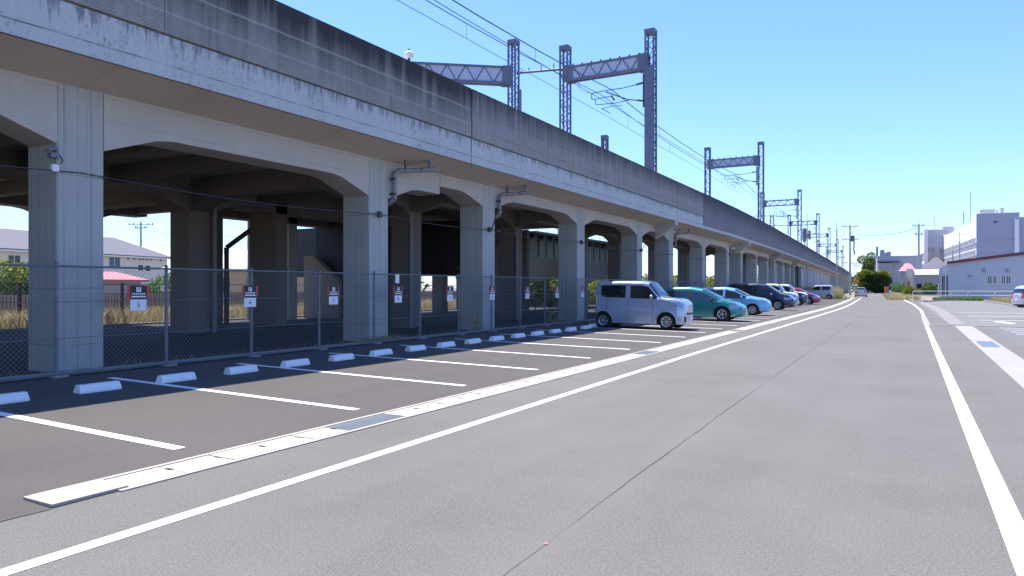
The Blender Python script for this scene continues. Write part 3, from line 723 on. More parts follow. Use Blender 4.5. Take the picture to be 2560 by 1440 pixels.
def text_mesh(s, size, name, m, parent, loc, rot):
    cu = bpy.data.curves.new('t', 'FONT'); cu.body = s; cu.size = size; cu.align_x = 'CENTER'; cu.align_y = 'CENTER'; cu.extrude = .0008
    tmp = bpy.data.objects.new('t', cu); C.objects.link(tmp)
    dg = bpy.context.evaluated_depsgraph_get(); me = bpy.data.meshes.new_from_object(tmp.evaluated_get(dg)); me.name = name
    bpy.data.objects.remove(tmp); bpy.data.curves.remove(cu)
    me.materials.clear(); me.materials.append(m)
    o = bpy.data.objects.new(name, me); C.objects.link(o); o.parent = parent; o.location = loc; o.rotation_euler = rot
    return o
def sign(num, y, label):
    t = empty('bay_number_sign', (-12.29, y, 0), 0, label, 'sign', 'bay number signs hung on the fence')
    L = lambda mb, nm, m: mb.build(nm, m, t, world=False)
    mb = MB(); mb.box(0, -.205, 1.36, .006, .205, 1.60); L(mb, 'red_board', M['red'])
    mb = MB(); mb.box(.007, -.155, 1.358, .011, .155, 1.602); L(mb, 'black_panel', M['black'])
    mb = MB(); mb.box(.012, -.045, 1.485, .014, .045, 1.57); L(mb, 'symbol_box', M['plate'])
    rot = (R(90), 0, R(90))
    text_mesh('P', .085, 'symbol', M['black'], t, (.0155, 0, 1.527), rot)
    mb = MB()
    for k in range(7): mb.box(.012, -.13+k*.038, 1.435, .0135, -.105+k*.038, 1.465)
    mb.box(.012, -.14, 1.385, .0135, .14, 1.412); L(mb, 'text_band', M['plate'])
    mb = MB(); mb.box(0, -.155, 1.15, .008, .155, 1.345); L(mb, 'number_plate', M['plate'])
    text_mesh(str(num), .13, 'digit', M['navy'], t, (.0095, 0, 1.245), rot)
ordn = {5: 'nearest fence sign', 6: 'fence sign', 7: 'fence sign', 8: 'fence sign', 9: 'fence sign', 10: 'fence sign', 11: 'fence sign', 12: 'fence sign', 13: 'farthest clear fence sign'}
for k in range(9):
    n = 5+k; sign(n, 8.0+2.51*k, 'red and black %s with number %d on its white plate' % (ordn[n], n))
mb = MB(); mb.box(-12.30, 15.42, 1.68, -12.292, 15.58, 1.92); tag(mb.build('notice_plate', M['plate']), 'small white notice tied above the sign of bay 8', 'notice')

# wheel stops
ws = empty('wheel_stop', (0, 0, 0), 0, 'x', 'wheel stop', 'white concrete wheel stops at the back of the bays')
mb = MB(); P = [(-.075, -.30, 0), (.075, -.30, 0), (.045, -.30, .10), (-.045, -.30, .10)]
a = [(-.085, -.30, 0), (.085, -.30, 0), (.085, -.30, .03), (.045, -.290, .115), (-.05, -.290, .115), (-.085, -.30, .03)]
b = [(x, -y, z) for x, y, z in a]
mb.add(a+b, [[0, 1, 2, 3, 4, 5], [11, 10, 9, 8, 7, 6]]+[[(i+1) % 6, i, i+6, (i+1) % 6+6] for i in range(6)]); mb.build('block', M['stop'], ws, world=False)
mb = MB()
for s_ in (-1, 1): mb.lathe([(0, .1165), (.018, .1165)], (0, s_*.2, 0), n=8)
mb.build('bolt_hole', M['dkpipe'], ws, world=False)
mb = MB()
for s_ in (-1, 1): mb.ext([(.062, s_*.26, .065), (.062, s_*.22, .065), (.0555, s_*.22, .08), (.0555, s_*.26, .08)], (.004, 0, .001))
mb.build('reflector', M['lamp'], ws, world=False)
nth = ['leftmost, cut by the picture edge', 'second from the left', 'third from the left', 'fourth from the left', 'fifth from the left', 'sixth from the left', 'seventh from the left', 'eighth from the left', 'ninth from the left', 'tenth from the left', 'eleventh from the left', 'twelfth from the left', 'thirteenth from the left', 'fourteenth from the left', 'fifteenth from the left', 'last before the silver van']
first = True
for k in range(-1, 15):
    y = 6.04+1.256*k
    o = ws if first else copy_tree(ws); first = False
    x = -10.22; o.location = (x, y, gz(x)+.002); o.rotation_euler = (0, R(.86), R(random.uniform(-1.2, 1.2)))
    o['label'] = 'white concrete wheel stop, '+nth[k+1]
for k in range(15, 46):
    y = 6.04+1.256*k
    if k % 2 == 0 or y > 64: continue
    o = copy_tree(ws); o.location = (-10.45+off(y), y, gz(-10.4)+.002); o.rotation_euler = (0, R(.86), 0); o['label'] = 'far wheel stop mostly hidden behind the parked cars'

# ------------------------------------------------------------------ CARS
def interp(tb, x):
    if x <= tb[0][0]: return tb[0][1]
    for (a, b), (c, d) in zip(tb, tb[1:]):
        if x <= c:
            t_ = (x-a)/(c-a) if c > a else 0; return b+(d-b)*t_
    return tb[-1][1]
def wheel_set(par, xw, side, W, r, spokes=7, rimm=None):
    y = side*(W/2-.10); wh = MB()
    wh.lathe([(0, 0), (r*.62, 0), (r*.62, side*.02)], (xw, y+side*.045, r), 'y', 18); o = wh.build('wheel', M['trim'], par, world=False)
    t_ = MB(); t_.lathe([(r*.62, -.085), (r*.93, -.09), (r, -.06), (r, .06), (r*.93, .09), (r*.62, .085)], (xw, y, r), 'y', 26)
    c = t_.build('tyre', M['tyre'], o, world=False)
    q = MB(); yy = y+side*.075
    q.lathe([(r*.66, side*.012), (r*.58, side*.008), (r*.55, -side*.02)], (xw, yy, r), 'y', 24); q.lathe([(0, side*.012), (r*.13, side*.01), (r*.16, -side*.01)], (xw, yy, r), 'y', 12)
    for k in range(spokes):
        a = 2*math.pi*k/spokes; da = .15
        v = [(xw+math.cos(a+s1*e)*rr, yy+side*dy, r+math.sin(a+s1*e)*rr) for s1, e, rr, dy in ((-1, da*1.6, r*.1, .008), (1, da*1.6, r*.1, .008), (1, da, r*.6, .004), (-1, da, r*.6, .004))]
        q.add(v, [[0, 1, 2, 3]] if side < 0 else [[3, 2, 1, 0]])
    q.build('rim', rimm or M['rim'], o, world=False)
def car(name, label, loc, rz, sp, group='cars parked along the viaduct', cat='car'):
    L, W = sp['L'], sp['W']; rt = empty(name, loc, rz, label, cat, group)
    top, belt, wr = sp['top'], sp['belt'], sp.get('wr', .29); xw = sp['wheels']; sill = sp.get('sill', .20)
    gaps = sp['gaps']; pill = sp['pillars']; ws0, ws1 = sp['ws']; rs0, rs1 = sp['rs']
    xs = set(round(L*i/46, 4) for i in range(47))
    for x in (0.02, .05, .1, .16, L-.02, L-.05, L-.1, L-.16, ws0, ws1, rs0, rs1): xs.add(round(x, 4))
    for x in xw:
        for i in range(13): xs.add(round(x-(wr+.07)*math.cos(math.pi*i/12), 4))
    for x in gaps: xs |= {round(x-.006, 4), round(x+.006, 4)}
    for p_ in pill: xs |= {round(p_[0], 4), round(p_[1], 4)}
    xs = sorted(x for x in xs if 0 <= x <= L)
    fx = [xs[0]]
    for x in xs[1:]:
        if x-fx[-1] > .003: fx.append(x)
    xs = fx
    def hw(x):
        e = sp.get('te', .42); k = 1.0
        if x < e*.8: k -= .16*(1-x/(e*.8))**2.4
        if x > L-e: k -= sp.get('tf', .26)*((x-(L-e))/e)**2.4
        return W/2*k
    ring = []
    NL, = (8,)
    for x in xs:
        zt = interp(top, x); zb = min(interp(belt, x), zt-.05); z0 = sill
        if x < .35: z0 = sill+.06*(1-x/.35)
        for q in xw:
            if abs(x-q) < wr+.07: z0 = max(z0, wr+math.sqrt(max(0, (wr+.07)**2-(x-q)**2)))
        z0 = min(z0, zb-.08)
        h = hw(x); pts = []
        for i in range(NL+1):
            z = z0+(zb-z0)*i/NL; s_ = (z-sill)/max(.1, (zb-sill)); bul = sp.get('bulge', .035)
            y = h-bul*abs((s_-.62)/.62)**2.2*(1.0 if s_ < .62 else 1.3)
            y += .010*math.sin((s_-.15)*6.0)*(1 if s_ > 0 else 0)
            for q in xw:
                dd = math.hypot(x-q, z-wr); 
                if dd < wr+.19: y += .012*max(0, 1-(dd-wr-.07)/.12)
            pts.append((y, z))
        yb = pts[-1][0]; gh = zt-zb; tum = sp.get('tum', .24)
        yr = yb-tum*max(0, gh-.05)-.012
        for fz in (.07, .5, .9): pts.append((yb+(yr-yb)*fz**1.15-.006, zb+(gh-min(.10, gh*.4))*fz))
        rc = min(.10, gh*.5+.03)
        pts.append((yr-.022, zt-min(.06, gh*.25))); pts.append((yr-rc*.85, zt-.014)); pts.append((yr*.6, zt+.012 if gh > .2 else zt+.006)); pts.append((0, zt+.02 if gh > .2 else zt+.01))
        ring.append(pts)
    nr = len(ring[0]); full = []
    for x, pts in zip(xs, ring):
        full.append([(x, -y, z) for y, z in pts]+[(x, y, z) for y, z in pts[-2::-1]])
    n = len(full[0]); parts = {}
    def put(k, vs_, m=0):
        parts.setdefault(k, MB()).add(vs_, [list(range(len(vs_)))], m)
    def rowside(j): return (j, -1) if j < nr-1 else (n-2-j, 1)
    two = sp.get('roofcol')
    for i in range(len(xs)-1):
        xm = (xs[i]+xs[i+1])/2
        for j in range(n-1):
            jj, sd = rowside(j); q = [full[i][j], full[i+1][j], full[i+1][j+1], full[i][j+1]]
            zc = sum(p[2] for p in q)/4; yc = abs(sum(p[1] for p in q)/4); gh = interp(top, xm)-min(interp(belt, xm), interp(top, xm)-.05)
            key = 'body'; m = 0; sdn = 'r' if sd < 0 else 'l'
            if jj < NL and any(abs(xm-g_) < .007 for g_ in gaps) and zc > sill+.05: m = 1
            elif jj >= NL and jj < NL+3 and gh > .12 and pill[0][1] < xm < sp['gl_end']:
                inp = any(p_[0] <= xm <= p_[1] for p_ in pill); dkk = any(p_[0] <= xm <= p_[1] and len(p_) > 2 for p_ in pill)
                if jj in (NL+1, NL+2) or (jj == NL):
                    if not inp: key = 'side_window_'+sdn
                    elif sp.get('dkp') or dkk: m = 1
            elif jj >= NL+4 and ws0 < xm < ws1: key = 'windscreen'
            elif jj >= NL+4 and rs0 < xm < rs1: key = 'rear_window'
            elif jj >= NL+3 and two: m = 2
            if key == 'body' and two and jj >= NL and m == 0: m = 2 if xm > pill[0][1]-.2 and xm < sp['gl_end']+.1 else 0
            if key == 'body' and m == 0 and jj < NL:
                if xm > gaps[0] and xm < gaps[-1]:
                    seg = sum(1 for g_ in gaps if xm > g_); key = 'door_%s%d' % (sdn, seg)
            if key in ('body',) or key.startswith('door'):
                for nm, (x0, x1, y0, y1, z0, z1) in sp['lamps'].items():
                    if x0 < xm < x1 and y0 < yc < y1 and z0 < zc < z1: key = nm+'_'+sdn; m = 0
            if key == 'body' and jj < NL and zc < sill+.07 and sp.get('skirt'): m = 1
            put(key, q, m)
    # caps
    for end, ii in ((0, 0), (1, len(xs)-1)):
        base = full[ii]; x = xs[ii]; NC = 8; sgn = 1 if end else -1
        rows = ring[ii]
        for j in range(nr-1):
            (ya, za), (yb, zb2) = rows[j], rows[j+1]
            for c in range(NC):
                u0, u1 = -1+2*c/NC, -1+2*(c+1)/NC
                B = lambda u, z: sgn*.07*(1-u*u)
                q = [(x+B(u0, za), ya*u0, za), (x+B(u1, za), ya*u1, za), (x+B(u1, zb2), yb*u1, zb2), (x+B(u0, zb2), yb*u0, zb2)]
                if not end: q = q[::-1]
                yc = abs((q[0][1]+q[2][1])/2); zc = (za+zb2)/2; key = 'body'; m = 0
                for nm, bx in sp['caps'].items():
                    if bx[0] == end and bx[1] <= yc < bx[2] and bx[3] < zc < bx[4]: key = nm
                if key in ('headlight', 'tail_light'): key += '_l' if q[0][1]+q[2][1] > 0 else '_r'
                put(key, q, m)
    mats = {'body': [sp['paint'], M['trim'], sp.get('roofcol') or sp['paint']], 'grille': M['trim'], 'fog_intake': M['trim'], 'rear_bumper_insert': M['trim']}
    bodyobj = None
    for k, mb_ in parts.items():
        nm = k
        for suf in ('_l', '_r'):
            if nm.endswith(suf): nm = nm[:-2]
        if nm.startswith('door'): nm = 'door'
        mt = mats.get(nm)
        if nm == 'door': mt = [sp['paint'], M['trim']]
        if 'window' in nm or nm == 'windscreen': mt = sp.get('glass', M['glass'])
        if nm == 'headlight': mt = M['lamp']
        if nm == 'tail_light': mt = M['tail']
        o = merge(mb_).build(nm, mt or M['trim'], rt, world=False, auto=38)
        if nm == 'door':
            sg = -1 if '_r' in k else 1; vx = [v[0] for v in mb_.v]; hx = min(vx)+.13; zz = interp(belt, hx)-.10
            hy = sg*(hw(hx)+.004); hm = MB(); hm.box(hx, min(hy, hy+sg*.022), zz, hx+.17, max(hy, hy+sg*.022), zz+.028); hm.build('handle', sp.get('handle', M['chrome']), o, world=False)
    ub = MB(); ub.box(.12, -W/2+.22, .16, L-.25, W/2-.22, .75); ub.box(xw[0]+wr+.1, -W/2+.05, .17, xw[1]-wr-.1, W/2-.05, sill+.05); ub.build('underbody', M['trim'], rt, world=False)
    for x in xw:
        for sd in (-1, 1): wheel_set(rt, x, sd, W, wr, sp.get('spokes', 7))
    mx = sp['mirror']
    for sd in (-1, 1):
        mm = MB(); y = sd*(hw(mx)+.09)
        mm.lathe([(0, -.05), (.055, -.045), (.075, -.01), (.07, .03), (0, .05)], (mx, y, interp(belt, mx)+.08), 'x', 10); mm.tube((mx, sd*(hw(mx)-.04), interp(belt, mx)), (mx, y, interp(belt, mx)+.06), .025, 6)
        mm.build('mirror', sp.get('mirc', sp['paint']), rt, world=False)
    pl = MB(); zpl = sp.get('platez', .42); pl.box(L+.065, -.165, zpl, L+.075, .165, zpl+.165); pl.build('number_plate', M['plateY'], rt, world=False)
    pl = MB(); zpl = sp.get('rplatez', .55); pl.box(-.078, -.165, zpl, -.066, .165, zpl+.165); pl.build('number_plate', M['plateY'], rt, world=False)
    wp = MB(); wp.tube((ws1-.02, .5, interp(top, ws1)+.03), (ws1-.12, -.1, interp(top, ws1-.12)+.03), .008, 4); wp.build('wiper', M['trim'], rt, world=False)
    return rt
def merge(mb):
    """weld coincident corners so shading stays smooth"""
    d = {}; o = MB()
    for f, m in zip(mb.f, mb.m):
        ids = []
        for i in f:
            k = tuple(round(c, 4) for c in mb.v[i])
            if k not in d: d[k] = len(o.v); o.v.append(mb.v[i])
            if d[k] not in ids: ids.append(d[k])
        if len(ids) > 2: o.f.append(ids); o.m.append(m); o.sm.append(True)
    return o
def carpaint(name, col, metal=.35, rough=.32):
    m = plain(name, col, rough, metal, .8, var=0); return m
def kei(L=3.40, W=1.475, Ht=1.755, paint=None, **k):
    sp = dict(L=L, W=W, paint=paint, top=[(0, 1.12), (.03, 1.50), (.08, Ht-.07), (.18, Ht-.01), (1.0, Ht), (1.85, Ht-.01), (2.10, Ht-.07), (2.52, 1.18), (2.62, 1.14), (3.0, 1.12), (3.24, 1.07), (3.35, .99), (L, .90)],
              belt=[(0, 1.25), (.26, 1.24), (.32, 1.19), (.5, 1.15), (1.2, 1.13), (2.5, 1.10), (3.1, .98), (L, .74)], wheels=(.36, 2.78), wr=.285, gaps=[.50, 1.33, 2.28], pillars=[(0, .27), (.60, .62, 1), (1.24, 1.42)], gl_end=2.40,
              ws=(2.10, 2.53), rs=(.02, .10), tum=.10, bulge=.03, mirror=2.26, te=.22, tf=.16,
              lamps={'headlight': (3.10, 3.36, .35, .9, .76, .92), 'tail_light': (0, .06, .5, .9, .78, 1.12)},
              caps={'grille': (1, 0, .45, .52, .62), 'fog_intake': (1, .45, .6, .28, .46), 'tail_light': (0, .55, .9, .78, 1.12)}, platez=.36, spokes=8)
    sp.update(k); return sp
glass_b = M['glass']
car('silver_van', 'boxy silver lavender mini van, nearest parked vehicle, nose towards the road', (-10.45, 25.68, .045), 0, kei(paint=carpaint('paint_silver_lavender', (.38, .46, .60), .45, .25), handle=M['chrome']))
hatch = dict(L=4.05, W=1.695, top=[(0, .92), (.06, 1.05), (.35, 1.44), (.7, 1.51), (1.7, 1.53), (2.3, 1.43), (3.15, 1.0), (3.25, .97), (3.7, .84), (3.95, .70), (4.05, .60)],
             belt=[(0, .90), (.5, .93), (2.4, .88), (3.2, .86), (3.8, .68), (4.05, .52)], wheels=(.68, 3.22), wr=.31, gaps=[.95, 1.80, 2.80], pillars=[(0, .30), (.86, .93), (1.66, 1.76)], gl_end=3.0,
             ws=(2.30, 3.16), rs=(.06, .35), tum=.36, bulge=.05, mirror=2.78, te=.5, tf=.34, mirc=M['trim'],
             lamps={'headlight': (3.52, 3.98, .38, .9, .56, .73), 'tail_light': (0, .2, .5, .9, .75, 1.0)}, caps={'grille': (1, 0, .5, .38, .46), 'tail_light': (0, .5, .9, .7, .95)}, platez=.3, spokes=5)
car('teal_hatchback', 'teal green hatchback with pale headlights, second vehicle in the row', (-10.62, 33.2, .05), 0, dict(hatch, paint=carpaint('paint_teal', (.005, .20, .20), .2), dkp=True, mirc=M['trim'], glass=plain('car_glass_tinted', (.02, .05, .09), .06, 0, .3, var=0)))
h2 = dict(hatch, L=3.95, W=1.665, top=[(0, .95), (.05, 1.15), (.2, 1.42), (.5, 1.50), (1.7, 1.52), (2.2, 1.42), (2.95, 1.04), (3.1, 1.0), (3.6, .92), (3.85, .80), (3.95, .66)], belt=[(0, .95), (.5, .96), (2.3, .90), (3.0, .92), (3.7, .76), (3.95, .58)],
          ws=(2.2, 2.98), gl_end=2.85, gaps=[.92, 1.72, 2.66], pillars=[(0, .22), (.82, .86), (1.58, 1.70)], wheels=(.62, 3.18), mirror=2.62,
          lamps={'headlight': (3.45, 3.86, .42, .9, .66, .80), 'tail_light': (0, .2, .5, .9, .75, 1.0)}, spokes=9, wr=.29)
car('blue_hatchback', 'light blue compact hatchback with a white roof edge, beyond the teal one', (-10.72, 40.9, .05), 0, dict(h2, paint=carpaint('paint_light_blue', (.17, .42, .66), .2), handle=M['chrome'], mirc=carpaint('paint_mirror_blue', (.2, .45, .66))))
mpv = dict(hatch, L=4.5, W=1.695, top=[(0, 1.0), (.05, 1.3), (.2, 1.66), (.5, 1.75), (2.2, 1.77), (2.8, 1.68), (3.6, 1.16), (3.75, 1.10), (4.2, .98), (4.42, .82), (4.5, .68)], belt=[(0, 1.0), (.6, 1.02), (3.0, .98), (3.6, .98), (4.2, .8), (4.5, .6)],
           ws=(2.78, 3.62), gl_end=3.5, gaps=[1.0, 2.0, 3.1], pillars=[(0, .2), (.9, .95), (1.9, 2.0)], wheels=(.75, 3.55), mirror=3.15, rs=(.03, .2), wr=.32, tum=.22,
           lamps={'headlight': (3.95, 4.42, .4, .9, .68, .84), 'tail_light': (0, .2, .5, .9, .9, 1.3)}, spokes=6)
car('dark_minivan', 'dark navy minivan with bright alloy wheels, fourth vehicle in the row', (-11.35, 50.9, .05), 0, dict(mpv, paint=carpaint('paint_navy', (.012, .016, .045), .3), mirc=M['chrome']))
car('pale_blue_van', 'pale blue boxy van with a white roof, behind the dark minivan', (-11.05, 58.4, .05), 0, kei(paint=carpaint('paint_pale_blue', (.45, .52, .68), .2), Ht=1.78, roofcol=carpaint('paint_white', (.78, .78, .78), 0), mirc=M['white']))
car('dark_blue_van', 'dark blue boxy van with a white roof and chrome nose', (-10.95, 63.2, .05), 0, kei(paint=carpaint('paint_dark_blue', (.02, .035, .06), .2), Ht=1.76, roofcol=carpaint('paint_white_roof', (.78, .78, .78), 0), mirc=M['white']))
car('red_hatchback', 'crimson hatchback at the far end of the parked row', (-11.1, 68.0, .05), 0, dict(hatch, paint=carpaint('paint_crimson', (.45, .006, .035), .15), glass=plain('red_reflecting_glass', (.20, .01, .03), .15, 0, .3, var=0)))  # window glass given a dark red base colour
car('small_silver_van', 'silver mini van parked nose to the viaduct beside the tall weeds', (-8.75, 98.9, .06), R(180), kei(paint=carpaint('paint_silver', (.46, .48, .54), .3), W=1.6))
car('road_car', 'silver car seen from behind, driving away far down the road', (-7.15, 126.5, .0), R(91.5), dict(h2, W=1.74, paint=carpaint('paint_silver_grey', (.45, .47, .55), .3)), group='cars beyond the parked row')
car('silver_minivan', 'silver minivan with a red tail lamp, cut by the right picture edge', (7.1, 67.2, .0), R(28), dict(mpv, L=4.2, wheels=(.75, 3.3), top=[(0, 1.0), (.05, 1.2), (.3, 1.6), (.6, 1.70), (2.1, 1.7), (2.6, 1.6), (3.3, 1.1), (3.45, 1.05), (3.9, .95), (4.12, .82), (4.2, .68)], ws=(2.58, 3.32), gl_end=3.2, gaps=[1.0, 1.9, 2.85], mirror=2.9, paint=carpaint('paint_silver_right', (.48, .52, .62), .3)), group='cars beyond the parked row')

# ------------------------------------------------------------------ BEHIND THE VIADUCT
def on_line(px, P, t_):
    u = (px-CX)/F; A = cT*t_[0]+sT*t_[1]; B = -sT*t_[0]+cT*t_[1]; a = cT*P[0]+sT*P[1]; b = -sT*P[0]+cT*P[1]
    s_ = (u*b-a)/(A-u*B); return s_
class Wall:
    """a vertical wall plane through P along t; s runs along it, n points away from the viewer"""
    def __init__(s, P, t_):
        s.P = Vector((P[0], P[1], 0)); s.t = Vector((t_[0], t_[1], 0)).normalized(); s.n = Vector((-s.t.y, s.t.x, 0))
        if s.n.dot(s.P) < 0: s.n = -s.n
    def s_at(s, px): return on_line(px, s.P, s.t)
    def p(s, a, b, z): q = s.P+s.t*a+s.n*b; return Vector((q.x, q.y, z))
    def block(s, mb, a0, a1, b0, b1, z0, z1, m=0):
        mb.ext([s.p(a0, b0, z0), s.p(a1, b0, z0), s.p(a1, b1, z0), s.p(a0, b1, z0)], (0, 0, z1-z0), m)
def window(wl, par, a0, a1, z0, z1, gm='win', fm='white', sill=True, mull=1):
    mb = MB(); f = .05
    wl.block(mb, a0-f, a0, -.05, .02, z0-f, z1+f); wl.block(mb, a1, a1+f, -.05, .02, z0-f, z1+f); wl.block(mb, a0, a1, -.05, .02, z1, z1+f); wl.block(mb, a0, a1, -.07, .02, z0-f, z0)
    for k in range(mull): am = a0+(a1-a0)*(k+1)/(mull+1); wl.block(mb, am-.025, am+.025, -.045, .01, z0, z1)
    o = mb.build('window', M[fm], par)
    mb = MB(); wl.block(mb, a0, a1, -.02, .03, z0, z1); mb.build('pane', M[gm], o)
    return o
def house(name, label, P, t_, pxl, pxr, depth, eave, ridge, wallm, roofm, over=.5, hip=2.5, cat='house', z0=-.05, group=None):
    hl_, hr_ = hip if isinstance(hip, tuple) else (hip, hip)
    wl = Wall(P, t_); a0, a1 = wl.s_at(pxl), wl.s_at(pxr)
    if a0 > a1: a0, a1 = a1, a0
    c = wl.p((a0+a1)/2, depth/2, 0); rt = empty(name, tuple(c), 0, label, cat, group)
    mb = MB(); wl.block(mb, a0, a1, 0, depth, z0, eave); mb.build('wall', M[wallm], rt)
    mb = MB(); A = [wl.p(a0-over, -over, eave-.05), wl.p(a1+over, -over, eave-.05), wl.p(a1+over, depth+over, eave-.05), wl.p(a0-over, depth+over, eave-.05)]
    B = [p+Vector((0, 0, .14)) for p in A]; T = [wl.p(a0+hl_, depth/2, ridge), wl.p(a1-hr_, depth/2, ridge)]
    mb.add(A+B+T, [[3, 2, 1, 0], [0, 1, 5, 4], [1, 2, 6, 5], [2, 3, 7, 6], [3, 0, 4, 7], [4, 5, 9, 8], [6, 7, 8, 9], [5, 6, 9], [7, 4, 8]]); mb.build('roof', M[roofm], rt)
    return rt, wl, a0, a1
P = D(262, 718, 88.7)
apt, wl, a0, a1 = house('apartment_house', 'long cream two storey apartment house with grey hipped roof behind the nearest arch', P, (-.255, .967), -160, 418, 9, 5.6, 8.2, 'wall_cream', 'roof_grey', .6, 4.5, 'apartment house')
for (pa, pb, z0, z1, gm, mu) in ((20, 50, 3.9, 5.0, 'win', 1), (272, 300, 4.2, 5.35, 'winblue', 1), (345, 357, 3.8, 4.5, 'win', 0), (363, 375, 3.75, 4.45, 'win', 0), (20, 50, 1.0, 2.6, 'win', 1), (280, 310, .6, 2.3, 'winblue', 1), (-60, -20, 3.8, 4.9, 'win', 1)):
    window(wl, apt, wl.s_at(pa), wl.s_at(pb), z0, z1, gm, mull=mu)
mb = MB()
for px in (318, 334, 348, 356, 366, 376, 400): s_ = wl.s_at(px); wl.block(mb, s_, s_+.16, -.12, 0, 5.18, 5.34)
mb.build('vent_cap', M['brown'], apt)
mb = MB(); wl.block(mb, a0-.5, a1+.5, -.62, -.5, 5.42, 5.56); mb.build('gutter', M['white'], apt)
# tin-roofed shelter
rt, wl2, b0, b1 = house('garden_shed', 'low shed with a faded red tin roof in front of the apartment house', D(300, 718, 44), (-.1, .99), 230, 352, 3, 1.95, 2.55, 'wall_grey', 'roof_red', .35, .6, 'shed')
# tile roofed house
rt, wl3, b0, b1 = house('tile_roof_house', 'tan bungalow with a glaring white tiled roof seen between the inner columns', D(600, 718, 56), (cT, sT), 430, 860, 10, 2.95, 6.3, 'wall_tan', 'roof_pale', .7, (11.3, 1.0), 'house')
for pa, pb in ((548, 572), (618, 632), (665, 688)): window(wl3, rt, wl3.s_at(pa), wl3.s_at(pb), .9, 2.3, 'win', 'brown')
# block wall, weeds, brown mesh fence
bw = MB(); bw.box(-31.9, 2, -.05, -31.7, 60, 1.25)
for k in range(60): bw.box(-31.705, 2.5+k*.95, -.05, -31.66, 2.56+k*.95, 1.25)
tag(bw.build('block_wall', plain('block_wall_grey', (.50, .44, .43), .85, var=.15)), 'grey ribbed block wall behind the weeds on the far side of the viaduct', 'wall')
ff = empty('railing_fence', (-29.5, 18, 0), 0, 'brown post and bar fence standing in the dry weeds', 'fence')
for k in range(13):
    mb = MB(); y = 10.4+k*4.05; mb.box(-29.56-.02*k, y-.045, 0, -29.46-.02*k, y+.045, 1.75); mb.build('post', M['brown'], ff)
mb = MB()
for z in (1.68, 1.28, .98): mb.box(-29.66, 6, z, -29.62, 60, z+.03)
for k in range(420): mb.box(-29.65, 6+k*.13, .72, -29.635, 6.018+k*.13, 1.28)
mb.build('bar_panel', M['brown'], ff)
rnd = random.Random(11)
mb = MB(); blades(mb, [(rnd.uniform(-31.3, -27.2)-.12*rnd.random(), rnd.uniform(2, 62), .03) for _ in range(24000)], .72, .016, rnd); tag(mb.build('dry_weeds', M['straw']), kind='stuff', label='dry yellow weeds along the far side of the viaduct', cat='weeds')
mb = MB(); blades(mb, [(-12.62+rnd.gauss(0, .12), (15.2 if rnd.random() < .6 else rnd.uniform(5, 30))+rnd.gauss(0, .5), .1) for _ in range(900)], .16, .006, rnd)
leaf_cloud(mb, [(-12.75, 20.2, .35, .2, .25, .35), (-12.9, 26.5, .3, .2, .4, .3)], 260, .05, seed=4); tag(mb.build('kerb_weeds', M['straw']), kind='stuff', label='thin weeds at the foot of the fence', cat='weeds')
mb = MB(); mb.box(-27.35, 3, 0, -27.15, 62, .13); tag(mb.build('kerb', M['conc_kerb']), kind='structure')
mb = MB()
for k in range(5): mb.quad((-24.5, 3+k*8, .055), (-14.5, 3+k*8.05, .055), (-14.5, 3.1+k*8.05, .055), (-24.5, 3.1+k*8, .055))
mb.build('under_viaduct_lines', M['conc_kerb'], kind='structure')
def shrub(name, label, blobs, n, size, mk, seed, cat='shrub', stem=None, group=None):
    c = blobs[0]; rt = empty(name, (c[0], c[1], 0), 0, label, cat, group)
    mb = MB(); leaf_cloud(mb, blobs, n, size, seed=seed); mb.build('foliage', M[mk], rt)
    mb = MB()
    for (x, y, z, rx, ry, rz) in blobs[:6]: mb.tube((x, y, 0), (x+.1, y, z), stem or .04, 6, r2=(stem or .04)*.4)
    mb.build('stem', M['bark'], rt)
    return rt
p = D(20, 718, 37)
shrub('hedge', 'tall clipped green hedge left of the nearest column, behind the far fence', [(p[0]-.3*k+.05*k, p[1]-3+1.5*k, 2.0, 1.0, 1.3, 1.0) for k in range(5)], 9000, .10, 'leaf_yel', 21, 'hedge')
shrub('hedge', 'dark green hedge foot below the clipped hedge on the far left', [(p[0]+.6-.25*k, p[1]-3+1.5*k, .9, .8, 1.1, .85) for k in range(5)], 3600, .10, 'leaf_dark', 22, 'hedge')
p = D(412, 718, 37); shrub('green_bush', 'bright green bush behind the far fence beside the inner column', [(p[0], p[1], 1.3, .9, .9, .9), (p[0]-.5, p[1]-.6, 1.0, .7, .7, .8)], 1500, .09, 'leaf', 23)
for i, (px, d, z, r_, lab) in enumerate(((1505, 50, 1.2, 1.3, 'yellow green bush rising behind the roof of the silver van'), (1625, 60, 1.5, 1.2, 'yellow green bush between columns above the silver van roof'), (1692, 70, 1.5, 1.1, 'yellow green bush between columns above the teal hatchback'), (1375, 46, 1.3, .9, 'dark yellow bush below the green girder'), (1790, 90, 1.8, 1.3, 'dull green bush seen through the far columns'))):
    p = D(px, 718, d); shrub('yellow_bush', lab, [(p[0], p[1], z, r_, r_, z*.75), (p[0]-.6, p[1]-.9, z*.9, r_*.7, r_*.7, z*.6)], 1500, .10, 'leaf_yel', 30+i, group='bushes behind the viaduct')
p = (-17.0, 26.5, 0); shrub('pot_plant', 'dark spiky plant between the inner columns', [(-18.0, 27.5, 2.2, .3, .3, .5), (-18.0, 27.4, 2.6, .25, .25, .4)], 120, .14, 'leaf_dark', 40, stem=.03)
